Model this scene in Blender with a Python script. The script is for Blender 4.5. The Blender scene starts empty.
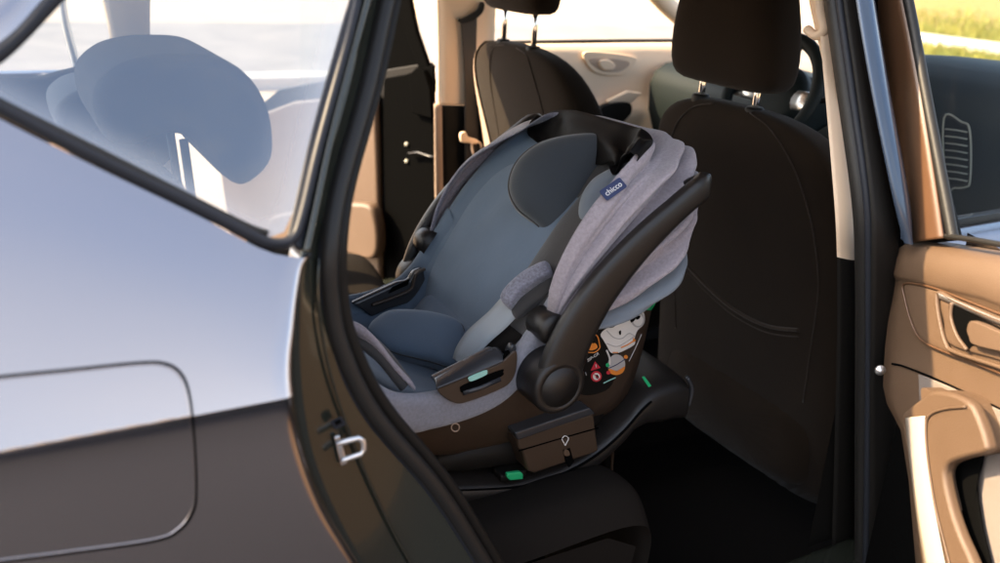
import bpy, bmesh, math, random
from mathutils import Vector as V, Matrix, noise
random.seed(7)
S = bpy.context.scene
COL = S.collection
R = math.radians

# ------------------------------------------------------------------ camera (solved from the photograph; 33 mm lens)
CP = V((-1.208, -1.654, 1.4386))
yaw, pit, rol = R(60.12), R(20.47), R(3.09)
FW = V((math.cos(yaw)*math.cos(pit), math.sin(yaw)*math.cos(pit), -math.sin(pit)))
r0 = FW.cross(V((0, 0, 1))).normalized(); u0 = r0.cross(FW)
RT = math.cos(rol)*r0 + math.sin(rol)*u0
UP = -math.sin(rol)*r0 + math.cos(rol)*u0
FPX = 917.6
cam = bpy.data.cameras.new('camera'); co = bpy.data.objects.new('camera', cam); COL.objects.link(co)
m = Matrix((RT, UP, -FW)).transposed().to_4x4(); m.translation = CP; co.matrix_world = m
cam.sensor_width = 36; cam.lens = FPX/1000*36; cam.clip_start = .05; cam.clip_end = 500
cam.dof.use_dof = True; cam.dof.focus_distance = 1.5; cam.dof.aperture_fstop = 3.4
S.camera = co

def ray(u, v): return FW + RT*((u-500)/FPX) + UP*((281.5-v)/FPX)
def P(u, v, Y=None, X=None, Z=None, n=None, d=None):
    """where the sight line of a photo point meets a real plane of the car"""
    if Y is not None: n, d = V((0, 1, 0)), Y
    elif X is not None: n, d = V((1, 0, 0)), X
    elif Z is not None: n, d = V((0, 0, 1)), Z
    q = ray(u, v); return CP + q*((d-CP.dot(n))/q.dot(n))
def PX(u, v, Y): p = P(u, v, Y=Y); return (p.x, p.z)

# ------------------------------------------------------------------ materials
def mat(name, col, rough=.6, metal=0, var=.0, vscale=6, bump=0, bscale=200, coat=0, sheen=0, weave=0, spec=.5, col2=None, emit=None, flake=0, voro=0, wr=0):
    m = bpy.data.materials.new(name); m.use_nodes = True
    nt = m.node_tree; b = nt.nodes['Principled BSDF']
    b.inputs['Base Color'].default_value = (*col, 1); b.inputs['Roughness'].default_value = rough
    b.inputs['Metallic'].default_value = metal; b.inputs['Specular IOR Level'].default_value = spec
    b.inputs['Coat Weight'].default_value = coat; b.inputs['Coat Roughness'].default_value = .04
    b.inputs['Sheen Weight'].default_value = sheen; b.inputs['Sheen Roughness'].default_value = .5
    tc = nt.nodes.new('ShaderNodeTexCoord'); L = nt.links.new
    if var or col2:
        nz = nt.nodes.new('ShaderNodeTexNoise'); nz.inputs['Scale'].default_value = vscale; nz.inputs['Detail'].default_value = 6
        L(tc.outputs['Object'], nz.inputs['Vector'])
        rp = nt.nodes.new('ShaderNodeValToRGB'); rp.color_ramp.elements[0].position = .3; rp.color_ramp.elements[1].position = .7
        c2 = col2 or tuple(min(1, c*(1+var)) for c in col); c1 = col if col2 else tuple(c*(1-var) for c in col)
        rp.color_ramp.elements[0].color = (*c1, 1); rp.color_ramp.elements[1].color = (*c2, 1)
        L(nz.outputs['Fac'], rp.inputs['Fac']); L(rp.outputs['Color'], b.inputs['Base Color'])
        mr = nt.nodes.new('ShaderNodeMapRange'); mr.inputs['To Min'].default_value = max(0, rough-.08); mr.inputs['To Max'].default_value = min(1, rough+.08)
        L(nz.outputs['Fac'], mr.inputs['Value']); L(mr.outputs['Result'], b.inputs['Roughness'])
    h = None
    if weave:
        hs = []
        for ax in ('X', 'Z'):
            w = nt.nodes.new('ShaderNodeTexWave'); w.wave_type = 'BANDS'; w.bands_direction = ax
            w.inputs['Scale'].default_value = weave; w.inputs['Distortion'].default_value = 1.2; w.inputs['Detail'].default_value = 1
            L(tc.outputs['Object'], w.inputs['Vector']); hs.append(w)
        a = nt.nodes.new('ShaderNodeMath'); a.operation = 'ADD'
        L(hs[0].outputs['Fac'], a.inputs[0]); L(hs[1].outputs['Fac'], a.inputs[1]); h = a.outputs[0]
        bump = bump or .25
    elif bump:
        nz2 = nt.nodes.new('ShaderNodeTexVoronoi' if voro else 'ShaderNodeTexNoise'); nz2.inputs['Scale'].default_value = bscale
        L(tc.outputs['Object'], nz2.inputs['Vector']); h = nz2.outputs['Distance' if voro else 'Fac']
    if wr:
        n3 = nt.nodes.new('ShaderNodeTexNoise'); n3.inputs['Scale'].default_value = 22; n3.inputs['Detail'].default_value = 3; n3.inputs['Distortion'].default_value = .6
        L(tc.outputs['Object'], n3.inputs['Vector']); m3 = nt.nodes.new('ShaderNodeMath'); m3.operation = 'MULTIPLY_ADD'; m3.inputs[1].default_value = wr
        L(n3.outputs['Fac'], m3.inputs[0]); L(h, m3.inputs[2]); h = m3.outputs[0]
    if bump:
        bp = nt.nodes.new('ShaderNodeBump'); bp.inputs['Strength'].default_value = bump; bp.inputs['Distance'].default_value = .002
        L(h, bp.inputs['Height']); L(bp.outputs['Normal'], b.inputs['Normal'])
    if emit:
        b.inputs['Emission Color'].default_value = (*col, 1); b.inputs['Emission Strength'].default_value = emit
    return m

def glass_mat(name, tint, refl=.06, film=0, mx=.9):
    m = bpy.data.materials.new(name); m.use_nodes = True; nt = m.node_tree; nt.nodes.clear(); L = nt.links.new
    o = nt.nodes.new('ShaderNodeOutputMaterial'); t = nt.nodes.new('ShaderNodeBsdfTransparent'); t.inputs[0].default_value = (*tint, 1)
    g = nt.nodes.new('ShaderNodeBsdfGlossy'); g.inputs['Roughness'].default_value = .02; g.inputs['Color'].default_value = (1, 1, 1, 1)
    lw = nt.nodes.new('ShaderNodeLayerWeight'); lw.inputs['Blend'].default_value = .12
    mr = nt.nodes.new('ShaderNodeMapRange'); mr.inputs['To Min'].default_value = refl; mr.inputs['To Max'].default_value = mx
    L(lw.outputs['Fresnel'], mr.inputs['Value'])
    m1 = nt.nodes.new('ShaderNodeMixShader'); L(mr.outputs['Result'], m1.inputs[0]); L(t.outputs[0], m1.inputs[1]); L(g.outputs[0], m1.inputs[2])
    out = m1.outputs[0]
    if film:   # a thin film of dust, plus an edge haze standing in for glow
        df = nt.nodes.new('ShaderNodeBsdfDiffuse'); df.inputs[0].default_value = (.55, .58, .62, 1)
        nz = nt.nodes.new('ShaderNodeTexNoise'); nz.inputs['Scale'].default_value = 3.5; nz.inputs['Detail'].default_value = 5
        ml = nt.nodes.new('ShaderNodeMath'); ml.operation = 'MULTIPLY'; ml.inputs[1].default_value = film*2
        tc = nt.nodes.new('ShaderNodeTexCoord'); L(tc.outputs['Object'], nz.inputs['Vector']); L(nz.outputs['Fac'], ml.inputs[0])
        at = nt.nodes.new('ShaderNodeAttribute'); at.attribute_name = 'edge_haze'
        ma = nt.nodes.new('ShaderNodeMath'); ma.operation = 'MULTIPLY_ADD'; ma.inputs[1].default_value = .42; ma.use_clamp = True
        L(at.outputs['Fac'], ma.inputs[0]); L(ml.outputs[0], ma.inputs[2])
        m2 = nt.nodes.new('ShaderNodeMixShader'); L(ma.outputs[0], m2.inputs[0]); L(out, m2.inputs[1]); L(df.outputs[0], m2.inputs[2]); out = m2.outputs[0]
    L(out, o.inputs[0]); return m

M = dict(
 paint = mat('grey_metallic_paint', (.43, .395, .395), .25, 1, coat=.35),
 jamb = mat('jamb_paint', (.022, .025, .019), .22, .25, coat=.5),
 pillar_sky_tint = mat('sky_tinted_pillar_paint', (.045, .065, .10), .25, .4, coat=.5),  # blue put into the paint in place of the reflected sky
 gloss_black = mat('gloss_black_trim', (.02, .022, .028), .38, 0, spec=.15),
 rubber = mat('rubber_seal', (.012, .011, .010), .5, spec=.35, bump=.15, bscale=400),
 black = mat('black_plastic', (.008, .007, .006), .55, spec=.2, bump=.15, bscale=700),
 carpet = mat('black_carpet', (.005, .004, .0035), .95, spec=.05, bump=.6, bscale=500),
 cream = mat('cream_trim', (.83, .63, .45), .55, bump=.1, bscale=500),
 beige = mat('beige_door_trim', (.098, .060, .036), .5, var=.06, vscale=9, bump=.25, bscale=900, voro=1),
 beige_fabric = mat('door_insert_fabric', (.17, .14, .12), .85, weave=420),
 doorframe = mat('brown_frame_trim', (.085, .042, .021), .4, var=.1, bump=.1, bscale=600),
 seat = mat('dark_seat_fabric', (.0130, .0084, .0052), .9, spec=.06, var=.12, vscale=14, weave=520, bump=.2, sheen=.06, wr=5),
 seat_side = mat('seat_bolster_fabric', (.020, .0125, .0075), .75, spec=.08, var=.1, vscale=12, weave=400, bump=.2, sheen=.15),
 tan_sunlit = mat('tan_and_sunlit_side', (.45, .33, .25), .6, bump=.15, bscale=500),  # plain tan, also the sunlit tone of the seat side
 bench = mat('rear_bench_fabric', (.013, .0108, .0092), .9, spec=.06, weave=420, bump=.25),
 bench_grey = mat('grey_vent_plastic', (.30, .29, .24), .45),
 chrome = mat('chrome', (.75, .73, .70), .12, 1),
 satin = mat('satin_silver', (.78, .76, .74), .3, .9),
 shell = mat('carrier_plastic', (.047, .029, .018), .42, bump=.2, bscale=900, voro=1),
 handle = mat('handle_plastic', (.015, .0125, .011), .34, spec=.45, bump=.2, bscale=900, voro=1),
 trim_dark = mat('armrest_plastic', (.034, .034, .037), .26),
 liner = mat('slate_blue_fabric', (.092, .132, .184), .85, var=.08, vscale=10, weave=460, bump=.18, sheen=.25, wr=9),
 liner_dark = mat('charcoal_fabric', (.036, .032, .030), .85, var=.1, vscale=10, weave=420, bump=.2, sheen=.2, wr=9),
 pad = mat('headrest_fabric', (.040, .047, .054), .85, var=.08, vscale=12, weave=460, bump=.18, sheen=.25, wr=9),
 mauve = mat('mauve_grey_canopy_fabric', (.315, .270, .288), .9, var=.16, vscale=220, weave=600, bump=.3, sheen=.3, wr=9),
 mauve_dark = mat('grey_melange_fabric', (.19, .185, .225), .9, var=.35, vscale=260, weave=600, bump=.3, sheen=.3, wr=9),
 rimfab = mat('blue_grey_rim_fabric', (.235, .235, .270), .9, var=.14, vscale=220, weave=600, bump=.3, sheen=.3, wr=9),
 headfab = mat('grey_headrest_fabric', (.055, .048, .042), .85, weave=400, bump=.2),
 skyfab = mat('pale_blue_fabric', (.155, .175, .198), .85, var=.06, vscale=30, weave=500, bump=.2, sheen=.2, wr=9),
 mesh_black = mat('thin_black_fabric', (.004, .0032, .003), .6, var=.2, vscale=40, bump=.15, bscale=300, spec=.12),
 strap = mat('harness_webbing', (.34, .36, .37), .6, weave=700, bump=.3),
 belt = mat('seat_belt_webbing', (.022, .018, .015), .6, weave=700, bump=.3),
 green = mat('green_indicator', (.02, .42, .16), .4),
 mint = mat('mint_indicator', (.30, .58, .50), .4),
 pale_gloss = mat('pale_gloss_strip', (.40, .34, .28), .3, coat=.3),
 road = mat('worn_road', (.24, .20, .17), .9, var=.15, vscale=1.5, bump=.4, bscale=100),
 white = mat('white_sticker', (.75, .72, .68), .5),
 grey_print = mat('grey_print', (.45, .43, .42), .5),
 orange = mat('orange_print', (.80, .26, .04), .5),
 red = mat('red_print', (.55, .03, .05), .5),
 navy = mat('navy_tag', (.02, .03, .09), .6),
 dash = mat('dashboard_plastic', (.008, .012, .0125), .6, spec=.2),
 hole = mat('black_recess', (.003, .003, .003), .8, spec=0),
 paving = mat('pale_paving', (.45, .33, .225), .9, var=.10, vscale=1.2, bump=.3, bscale=60),
 concrete = mat('pale_concrete', (.62, .54, .45), .9, var=.08, vscale=2, bump=.3, bscale=80),
 asphalt = mat('asphalt', (.011, .013, .020), .9, var=.2, vscale=3, bump=.5, bscale=150),
 grass = mat('sunny_grass', (.26, .22, .025), .7, col2=(.07, .10, .014), vscale=1.5),
 soil = mat('verge_soil', (.24, .17, .04), .95, var=.3, vscale=2),
 leaf = mat('shrub_leaf', (.07, .10, .015), .6, col2=(.16, .15, .02), vscale=3),
 leaf_dark = mat('hedge_leaf', (.05, .08, .02), .6, col2=(.09, .11, .02), vscale=2),
 bark = mat('bark', (.10, .07, .045), .9, bump=.6, bscale=30),
 roofm = mat('roof_lining', (.5, .46, .4), .9),
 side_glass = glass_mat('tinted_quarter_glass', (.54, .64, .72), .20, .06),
 clear_glass = glass_mat('clear_car_glass', (.93, .95, .94), .004, mx=.10),
)

# ------------------------------------------------------------------ geometry helpers
def empty(name, loc=(0, 0, 0), parent=None, **kw):
    o = bpy.data.objects.new(name, None); COL.objects.link(o); o.location = loc; o.empty_display_size = .1
    if parent: o.parent = parent; o.matrix_parent_inverse = Matrix.Translation(-world(parent))
    for k, v in kw.items(): o[k] = v
    return o
def world(o):
    l = V((0, 0, 0))
    while o: l += o.location if o.type == 'EMPTY' else V((0, 0, 0)); o = None
    return l
def mk(name, vs, fs, mt, parent=None, smooth=True, sub=0, solid=0, bevel=0, seg=2, angle=None, offs=0, **kw):
    me = bpy.data.meshes.new(name); me.from_pydata([tuple(v) for v in vs], [], fs)
    bm = bmesh.new(); bm.from_mesh(me); bmesh.ops.remove_doubles(bm, verts=bm.verts, dist=1e-6)
    bmesh.ops.recalc_face_normals(bm, faces=bm.faces); bm.to_mesh(me); bm.free()
    for p in me.polygons: p.use_smooth = smooth
    me.materials.append(M[mt] if isinstance(mt, str) else mt)
    o = bpy.data.objects.new(name, me); COL.objects.link(o)
    if parent is not None:
        o.parent = parent
        root = parent
        while root.parent: root = root.parent
        o.matrix_parent_inverse = Matrix.Translation(-root.location) if parent is root else Matrix()
        if parent is not root: o.matrix_parent_inverse = Matrix()
    if solid:
        md = o.modifiers.new('s', 'SOLIDIFY'); md.thickness = solid; md.offset = offs
    if bevel:
        md = o.modifiers.new('b', 'BEVEL'); md.width = bevel; md.segments = seg; md.limit_method = 'ANGLE'; md.angle_limit = R(35)
        for p in me.polygons: p.use_smooth = True
        w = o.modifiers.new('w', 'WEIGHTED_NORMAL'); w.keep_sharp = False
    if sub:
        md = o.modifiers.new('u', 'SUBSURF'); md.levels = sub; md.render_levels = sub
    for k, v in kw.items(): o[k] = v
    return o
def cr(pts, n, closed=False):
    """Catmull-Rom resample to n points"""
    pts = [V(p) for p in pts]; k = len(pts)
    segs = k if closed else k-1; out = []
    for i in range(n):
        t = i/(n if closed else n-1)*segs; j = min(int(t), segs-1); f = t-j
        g = (lambda a: pts[a % k]) if closed else (lambda a: pts[max(0, min(k-1, a))])
        p0, p1, p2, p3 = g(j-1), g(j), g(j+1), g(j+2)
        out.append(.5*((2*p1)+(p2-p0)*f+(2*p0-5*p1+4*p2-p3)*f*f+(3*p1-p0-3*p2+p3)*f**3))
    return out
def lerp(a, b, t): return a+(b-a)*t
def arc_resample(pts, n):
    pts = [V(p) for p in pts]; L = [0]
    for a, b in zip(pts, pts[1:]): L.append(L[-1]+(b-a).length)
    out = []; j = 0
    for i in range(n):
        t = L[-1]*i/(n-1)
        while j < len(L)-2 and L[j+1] < t: j += 1
        out.append(pts[j].lerp(pts[j+1], (t-L[j])/max(1e-9, L[j+1]-L[j])))
    return out
def grid(name, rows, mt, parent=None, close_u=False, close_v=False, caps=False, **kw):
    n, k = len(rows), len(rows[0]); vs = [p for r in rows for p in r]; fs = []
    for i in range(n if close_u else n-1):
        for j in range(k if close_v else k-1):
            a, b = i, (i+1) % n; c, d = j, (j+1) % k
            fs.append((a*k+c, a*k+d, b*k+d, b*k+c))
    if caps: fs.append(tuple(range(k))[::-1]); fs.append(tuple((n-1)*k+j for j in range(k)))
    return mk(name, vs, fs, mt, parent, **kw)
def tube(name, path, rad, mt, parent=None, n=10, closed=False, up=None, **kw):
    """rad: number, (a,b), or per-point list of them; up fixes the direction of a"""
    path = [V(p) for p in path]; rows = []; N = len(path); prev = None
    for i, p in enumerate(path):
        a = path[(i+1) % N] if (closed or i < N-1) else p; b = path[i-1] if (closed or i > 0) else p
        t = (a-b).normalized()
        if up is not None: s = V(up) - t*V(up).dot(t)
        elif prev is not None: s = prev - t*prev.dot(t)
        else: s = t.cross(V((0, 0, 1)) if abs(t.z) < .9 else V((1, 0, 0)))
        s.normalize(); prev = s; w = t.cross(s)
        r = rad[i] if isinstance(rad, list) else rad
        ra, rb = r if isinstance(r, tuple) else (r, r)
        rows.append([p + s*(ra*math.cos(2*math.pi*k/n)) + w*(rb*math.sin(2*math.pi*k/n)) for k in range(n)])
    return grid(name, rows, mt, parent, close_u=closed, close_v=True, caps=not closed, **kw)
def plate(name, outline, dirv, mt, parent=None, bevel=.002, **kw):
    o = [V(p) for p in outline]; d = V(dirv); k = len(o)
    vs = o+[p+d for p in o]; fs = [tuple(range(k)), tuple(range(2*k-1, k-1, -1))]+[(i, (i+1) % k, k+(i+1) % k, k+i) for i in range(k)]
    return mk(name, vs, fs, mt, parent, bevel=bevel, smooth=False, **kw)
def box(name, c, s, mt, parent=None, bevel=.004, rot=None, **kw):
    c = V(c); vs = []
    for x in (-1, 1):
        for y in (-1, 1):
            for z in (-1, 1):
                p = V((x*s[0]/2, y*s[1]/2, z*s[2]/2)); vs.append(c+(rot @ p if rot else p))
    fs = [(0, 1, 3, 2), (4, 6, 7, 5), (0, 4, 5, 1), (2, 3, 7, 6), (0, 2, 6, 4), (1, 5, 7, 3)]
    return mk(name, vs, fs, mt, parent, bevel=bevel, smooth=False, **kw)
def puff(name, outline, nrm, h, mt, parent=None, n=48, rings=9, back=.3, power=2.2, center=None, wr=0, **kw):
    """a stuffed cushion over a smooth closed outline, bulging h along nrm"""
    o = cr(outline, n, True); nrm = V(nrm).normalized()
    c = V(center) if center else sum(o, V())/n
    vs, fs = [], []
    def ringpts(s, k): return [c.lerp(p, s)+nrm*k for p in o]
    L = []
    for i in range(rings): s = math.sin(math.pi/2*(i+1)/rings); L.append((s, h*(max(0, 1-s**power))**(1/power)))
    for i in range(4): a = math.pi/2*(i+1)/4; L.append((math.cos(a)*.12+.88, -h*back*math.sin(a)))
    for s, k in L:
        for p in ringpts(s, k):
            q = p
            if wr: q = p + nrm*wr*noise.noise(p*28)
            vs.append(q)
    top = len(vs); vs.append(c+nrm*h)
    for j in range(n): fs.append((top, j, (j+1) % n))
    for i in range(len(L)-1):
        for j in range(n): fs.append((i*n+j, (i+1)*n+j, (i+1)*n+(j+1) % n, i*n+(j+1) % n))
    fs.append(tuple((len(L)-1)*n+j for j in range(n))[::-1])
    return mk(name, vs, fs, mt, parent, **kw)
def lathe(name, c, axis, prof, mt, parent=None, n=28, **kw):
    """prof: list of (radius, height along axis)"""
    ax = V(axis).normalized(); s = ax.cross(V((0, 0, 1)) if abs(ax.z) < .9 else V((1, 0, 0))).normalized(); w = ax.cross(s); c = V(c)
    rows = [[c+ax*h+s*(r*math.cos(2*math.pi*k/n))+w*(r*math.sin(2*math.pi*k/n)) for k in range(n)] for r, h in prof]
    return grid(name, rows, mt, parent, close_v=True, caps=True, **kw)
def rrect(c, ex, ey, w, h, r, n=5):
    c, ex, ey = V(c), V(ex).normalized(), V(ey).normalized(); out = []
    for sx, sy, a0 in ((1, 1, 0), (-1, 1, 90), (-1, -1, 180), (1, -1, 270)):
        for i in range(n):
            a = R(a0+90*i/(n-1)); out.append(c+ex*(sx*(w/2-r)+r*math.cos(a))+ey*(sy*(h/2-r)+r*math.sin(a)))
    return out
def text(name, body, c, ex, ey, size, mt, parent, depth=.0003):
    cu = bpy.data.curves.new(name, 'FONT'); cu.body = body; cu.size = size; cu.align_x = 'CENTER'; cu.align_y = 'CENTER'; cu.extrude = depth
    t = bpy.data.objects.new(name, cu); COL.objects.link(t)
    ex = V(ex).normalized(); ez = ex.cross(V(ey)).normalized(); ey = ez.cross(ex)
    t.matrix_world = Matrix.Translation(V(c)) @ Matrix((ex, ey, ez)).transposed().to_4x4()
    bpy.context.view_layer.update()
    me = bpy.data.meshes.new_from_object(t.evaluated_get(bpy.context.evaluated_depsgraph_get())); me.transform(t.matrix_world)
    bpy.data.objects.remove(t); me.materials.clear(); me.materials.append(M[mt])
    o = bpy.data.objects.new(name, me); COL.objects.link(o); attach(o, parent); return o
def attach(o, parent):
    o.parent = parent
    root = parent
    while root.parent: root = root.parent
    o.matrix_parent_inverse = Matrix.Translation(-root.location) if parent is root else Matrix()

# ================================================================== THE CAR
car = empty('parked_car', (-.4, 0, 0), label='dark grey metallic car with its rear doors open, seen close at its rear quarter', category='car')
def sub_empty(name, parent, **kw):
    o = bpy.data.objects.new(name, None); COL.objects.link(o); o.empty_display_size = .1; attach(o, parent)
    for k, v in kw.items(): o[k] = v
    return o
ZC = 1.026
# lower edge of the quarter window seal on the greenhouse plane Y = .5 Z - 1.4
def GH(u, v, off=0): return P(u, v, n=V((0, 1, -.5)), d=-1.4+off)
wl = cr([GH(-160, 32), GH(-60, 84), GH(0, 118), GH(100, 168), GH(200, 216), GH(250, 243), GH(275, 253), GH(303, 257)], 60)
def zw(x):
    for a, b in zip(wl, wl[1:]):
        if a.x <= x <= b.x: return lerp(a.z, b.z, (x-a.x)/(b.x-a.x))
    return wl[0].z + (wl[0].x-x)*.25 if x < wl[0].x else wl[-1].z
def ybody(x, z):
    Zw = zw(x); yw = .5*Zw-1.4-.004
    if z >= ZC:
        s = min(1, (z-ZC)/(Zw-ZC)); return lerp(-.897, yw, (.80*s+.20*s**1.6))
    t = ZC-z
    return -.897+.016*(1-math.exp(-t/.018))+.05*(t/.45)**2
def onbody(u, v, off=0):
    y = -.88
    for _ in range(12): p = P(u, v, Y=y); y = lerp(y, ybody(p.x, p.z)-off, .8)
    return P(u, v, Y=y)
edge_px = [(303, 257), (294, 275), (287, 330), (284, 395), (291, 450), (313, 510), (345, 563), (395, 640), (470, 740), (560, 850)]
edge = cr([onbody(*p) for p in edge_px], 90)
def xe(z):
    if z >= edge[0].z: return edge[0].x
    for a, b in zip(edge, edge[1:]):
        if b.z <= z <= a.z: return lerp(a.x, b.x, (z-a.z)/(b.z-a.z+1e-9))
    return edge[-1].x
XR = -1.95
rows = []
svals = [('t', i/26) for i in range(26)]+[('t', .985), ('t', .997), ('t', 1)]+[('b', .003), ('b', .008)]+[('b', (i/34)**1.7) for i in range(3, 35)]
ZB = .42
for kind, s in svals:
    row = []; zend = lerp(edge[0].z, ZC, s) if kind == 't' else lerp(ZC, ZB, s)
    x1 = xe(zend)
    for j in range(60):
        x = lerp(XR, x1, (j/59)**.8)
        z = lerp(zw(x), ZC, s) if kind == 't' else lerp(ZC, ZB, s)
        row.append(V((x, ybody(x, z), z)))
    p = row[-1]
    for k in range(1, 7):      # the panel edge rolls in towards the door aperture
        a = math.pi/2*k/6; row.append(p+V((.012*math.sin(a), .012*(1-math.cos(a)), 0)))
    row.append(row[-1]+V((.002, .05, 0)))
    rows.append(row)
grid('quarter_panel', rows, 'paint', car)
# crease shadow gap is the panel's own shape; fuel flap: a raised patch with a dark shut line round it
fo_px = [(-150, 392), (-60, 384), (0, 377), (70, 370), (140, 363), (166, 364), (181, 374), (189, 395), (194, 440), (196, 490), (193, 512), (180, 530), (155, 541), (70, 553), (0, 562), (-90, 575), (-150, 585)]
fo = [onbody(p.x, p.y, off=.0006) for p in cr([V((*p, 0)) for p in fo_px], 120)]
flap = sub_empty('fuel_flap', car)
ctr_rows = []
half = 60
for i in range(half):
    a, b = fo[i], fo[119-i]; row = []
    for j in range(90):
        x = lerp(a.x, b.x, j/89); z = lerp(a.z, b.z, j/89); row.append(V((x, ybody(x, z)-.0012, z)))
    ctr_rows.append(row)
grid('flap_panel', ctr_rows, 'paint', flap)
tube('flap_edge', [onbody(p.x, p.y, off=.0012) for p in cr([V((u_-1.6*(1 if u_ > 120 else 0), v_+(1.8 if v_ < 420 else -1.8), 0)) for u_, v_ in fo_px], 480)], .0010, 'paint', flap, n=8)
tube('shut_line', [onbody(p.x, p.y, off=.0008) for p in cr([V((*p, 0)) for p in fo_px], 480)], .0016, 'hole', flap, n=8)
# upper C-pillar, door frame strips and roof edge
def strip(name, pxl, pxr, offl, offr, mt, parent, n=40, bulge=.0, k=8, thick=0, **kw):
    a = cr([GH(*p, off=offl) for p in pxl], n); b = cr([GH(*p, off=offr) for p in pxr], n); rows = []
    for p, q in zip(a, b):
        rows.append([p.lerp(q, j/k)-V((0, bulge*math.sin(math.pi*j/k), 0)) for j in range(k+1)])
    return grid(name, rows, mt, parent, solid=thick, offs=0, **kw)
qw = sub_empty('quarter_window', car)
# pane with rounded lower corner, seen through; encapsulated border
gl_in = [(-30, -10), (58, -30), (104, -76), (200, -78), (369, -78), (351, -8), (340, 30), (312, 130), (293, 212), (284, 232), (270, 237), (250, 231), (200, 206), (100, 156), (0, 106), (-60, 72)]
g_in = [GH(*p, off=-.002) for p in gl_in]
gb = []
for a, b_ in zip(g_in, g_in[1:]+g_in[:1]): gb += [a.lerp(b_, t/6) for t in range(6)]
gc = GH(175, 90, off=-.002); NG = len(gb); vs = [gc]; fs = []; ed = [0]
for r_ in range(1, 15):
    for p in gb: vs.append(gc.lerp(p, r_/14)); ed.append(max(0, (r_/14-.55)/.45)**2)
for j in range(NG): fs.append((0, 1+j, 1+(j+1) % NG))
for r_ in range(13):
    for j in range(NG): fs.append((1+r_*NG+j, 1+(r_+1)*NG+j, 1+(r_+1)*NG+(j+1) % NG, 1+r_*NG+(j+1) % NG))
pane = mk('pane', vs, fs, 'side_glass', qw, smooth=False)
at = pane.data.attributes.new('edge_haze', 'FLOAT', 'POINT')      # pale haze painted towards the seal for blurred glow and sky reflection
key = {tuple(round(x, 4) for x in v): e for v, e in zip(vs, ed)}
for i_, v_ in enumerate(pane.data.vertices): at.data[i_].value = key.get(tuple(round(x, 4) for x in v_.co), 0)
# seal along the lower edge and rounded corner
tube('window_seal', cr([GH(*p, off=.001) for p in [(-160, 26), (-60, 76), (0, 108), (100, 160), (200, 209), (250, 235), (272, 244), (291, 240), (301, 216), (318, 145), (347, 38), (361, -20), (372, -70)]], 90), (.011, .006), 'gloss_black', qw, up=(0, 1, -.5), n=14)
tube('seal_lip', cr([GH(*p, off=-.004) for p in [(-160, 20), (-60, 70), (0, 101), (100, 151), (200, 202), (248, 226), (268, 233)]], 60), (.0035, .003), 'rubber', qw, n=8)
strip('pillar_cover', [(362, -60), (351, -8), (340, 30), (312, 130), (293, 212), (286, 240)], [(392, -60), (374, -8), (362, 30), (334, 130), (315, 205), (305, 252)], .000, .006, 'gloss_black', car, bulge=.004, thick=.004)
tube('frame_bead', cr([GH(*p, off=-.004) for p in [(384, -60), (367, 0), (348, 70), (330, 140), (316, 205), (306, 252)]], 40), (.0042, .004), 'jamb', car, n=10)
# top-left: sloping D-pillar rim of the window
strip('window_frame', [(-90, 90), (0, 44), (44, 0), (80, -40), (170, -130)], [(-70, 100), (0, 62), (62, 0), (100, -40), (186, -120)], -.004, -.001, 'gloss_black', qw, bulge=.004, thick=.004)
strip('rear_pillar', [(-240, 40), (-90, 20), (-10, -30), (20, -70), (90, -170)], [(-90, 88), (0, 43), (43, 0), (78, -40), (168, -132)], .0, -.005, 'paint', car, bulge=.006)
# door jamb behind the panel edge, then the rubber seal
def yo(z): return -.80 if z < 1.08 else lerp(-.80, .5*z-1.4+.035, min(1, (z-1.08)/.12))
def onop(u, v, off=0):
    y = -.8
    for _ in range(14): p = P(u, v, Y=y); y = lerp(y, yo(p.z)+off, .8)
    return P(u, v, Y=y)
seal_px = [(402, -60), (386, 0), (366, 90), (338, 190), (329, 250), (330, 300), (341, 350), (374, 415), (437, 490), (484, 563), (560, 690), (640, 800)]
seal = arc_resample(cr([onop(*p) for p in seal_px], 200), 110)
jl_px = [(374, -60), (366, 0), (346, 90), (318, 190), (300, 262), (292, 330), (290, 395), (297, 450), (318, 510), (352, 572), (402, 648), (480, 750)]
jl = arc_resample(cr([onop(*p, off=-.02) for p in jl_px], 200), 110)
rows = []
for a, b in zip(jl, seal):
    rows.append([a.lerp(b, j/9)+V((0, .006*math.sin(math.pi*j/9), 0)) for j in range(10)])
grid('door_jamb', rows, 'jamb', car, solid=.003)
sl = sub_empty('aperture_seal', car)
tube('seal_bulb', seal, .0105, 'rubber', sl, n=14)
tube('seal_carrier', [p+V((.013, .012, .004)) for p in seal], (.012, .008), 'black', sl, n=10)
tube('seal_lip', [p+V((-.0085, -.001, -.003)) for p in seal], .0035, 'gloss_black', sl, n=8)
# striker and the slot above it on the jamb
st = sub_empty('door_striker', car)
sp = lambda u, v, off=-.012: onop(u, v, off=off)
def loop(pts): return cr(pts, 40, True)
ys = -.03
tube('striker_loop', [sp(*p, off=ys) for p in [(336, 444), (350, 440), (358, 438), (363, 441), (364, 449), (361, 454), (346, 459), (341, 461)]], .0033, 'satin', st, n=10)
plate('striker_plate', [sp(333, 436, -.014), sp(339, 434, -.014), sp(347, 462, -.014), sp(340, 465, -.014)], (0, -.004, 0), 'satin', st)
plate('slot_plate', [sp(*p, off=-.020) for p in [(330, 421), (341, 416), (345, 424), (334, 429)]], (0, -.003, 0), 'gloss_black', st, bevel=.001)
plate('slot', [sp(*p, off=-.0235) for p in [(334, 421.5), (340, 419), (342, 423), (336, 425.5)]], (0, -.0003, 0), 'hole', st, bevel=0)
tube('jamb_sealer', [lerp(a, b_, .42)+V((0, -.0015, 0)) for a, b_ in zip(jl, seal)][30:], .0018, 'jamb', car, n=6)
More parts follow.
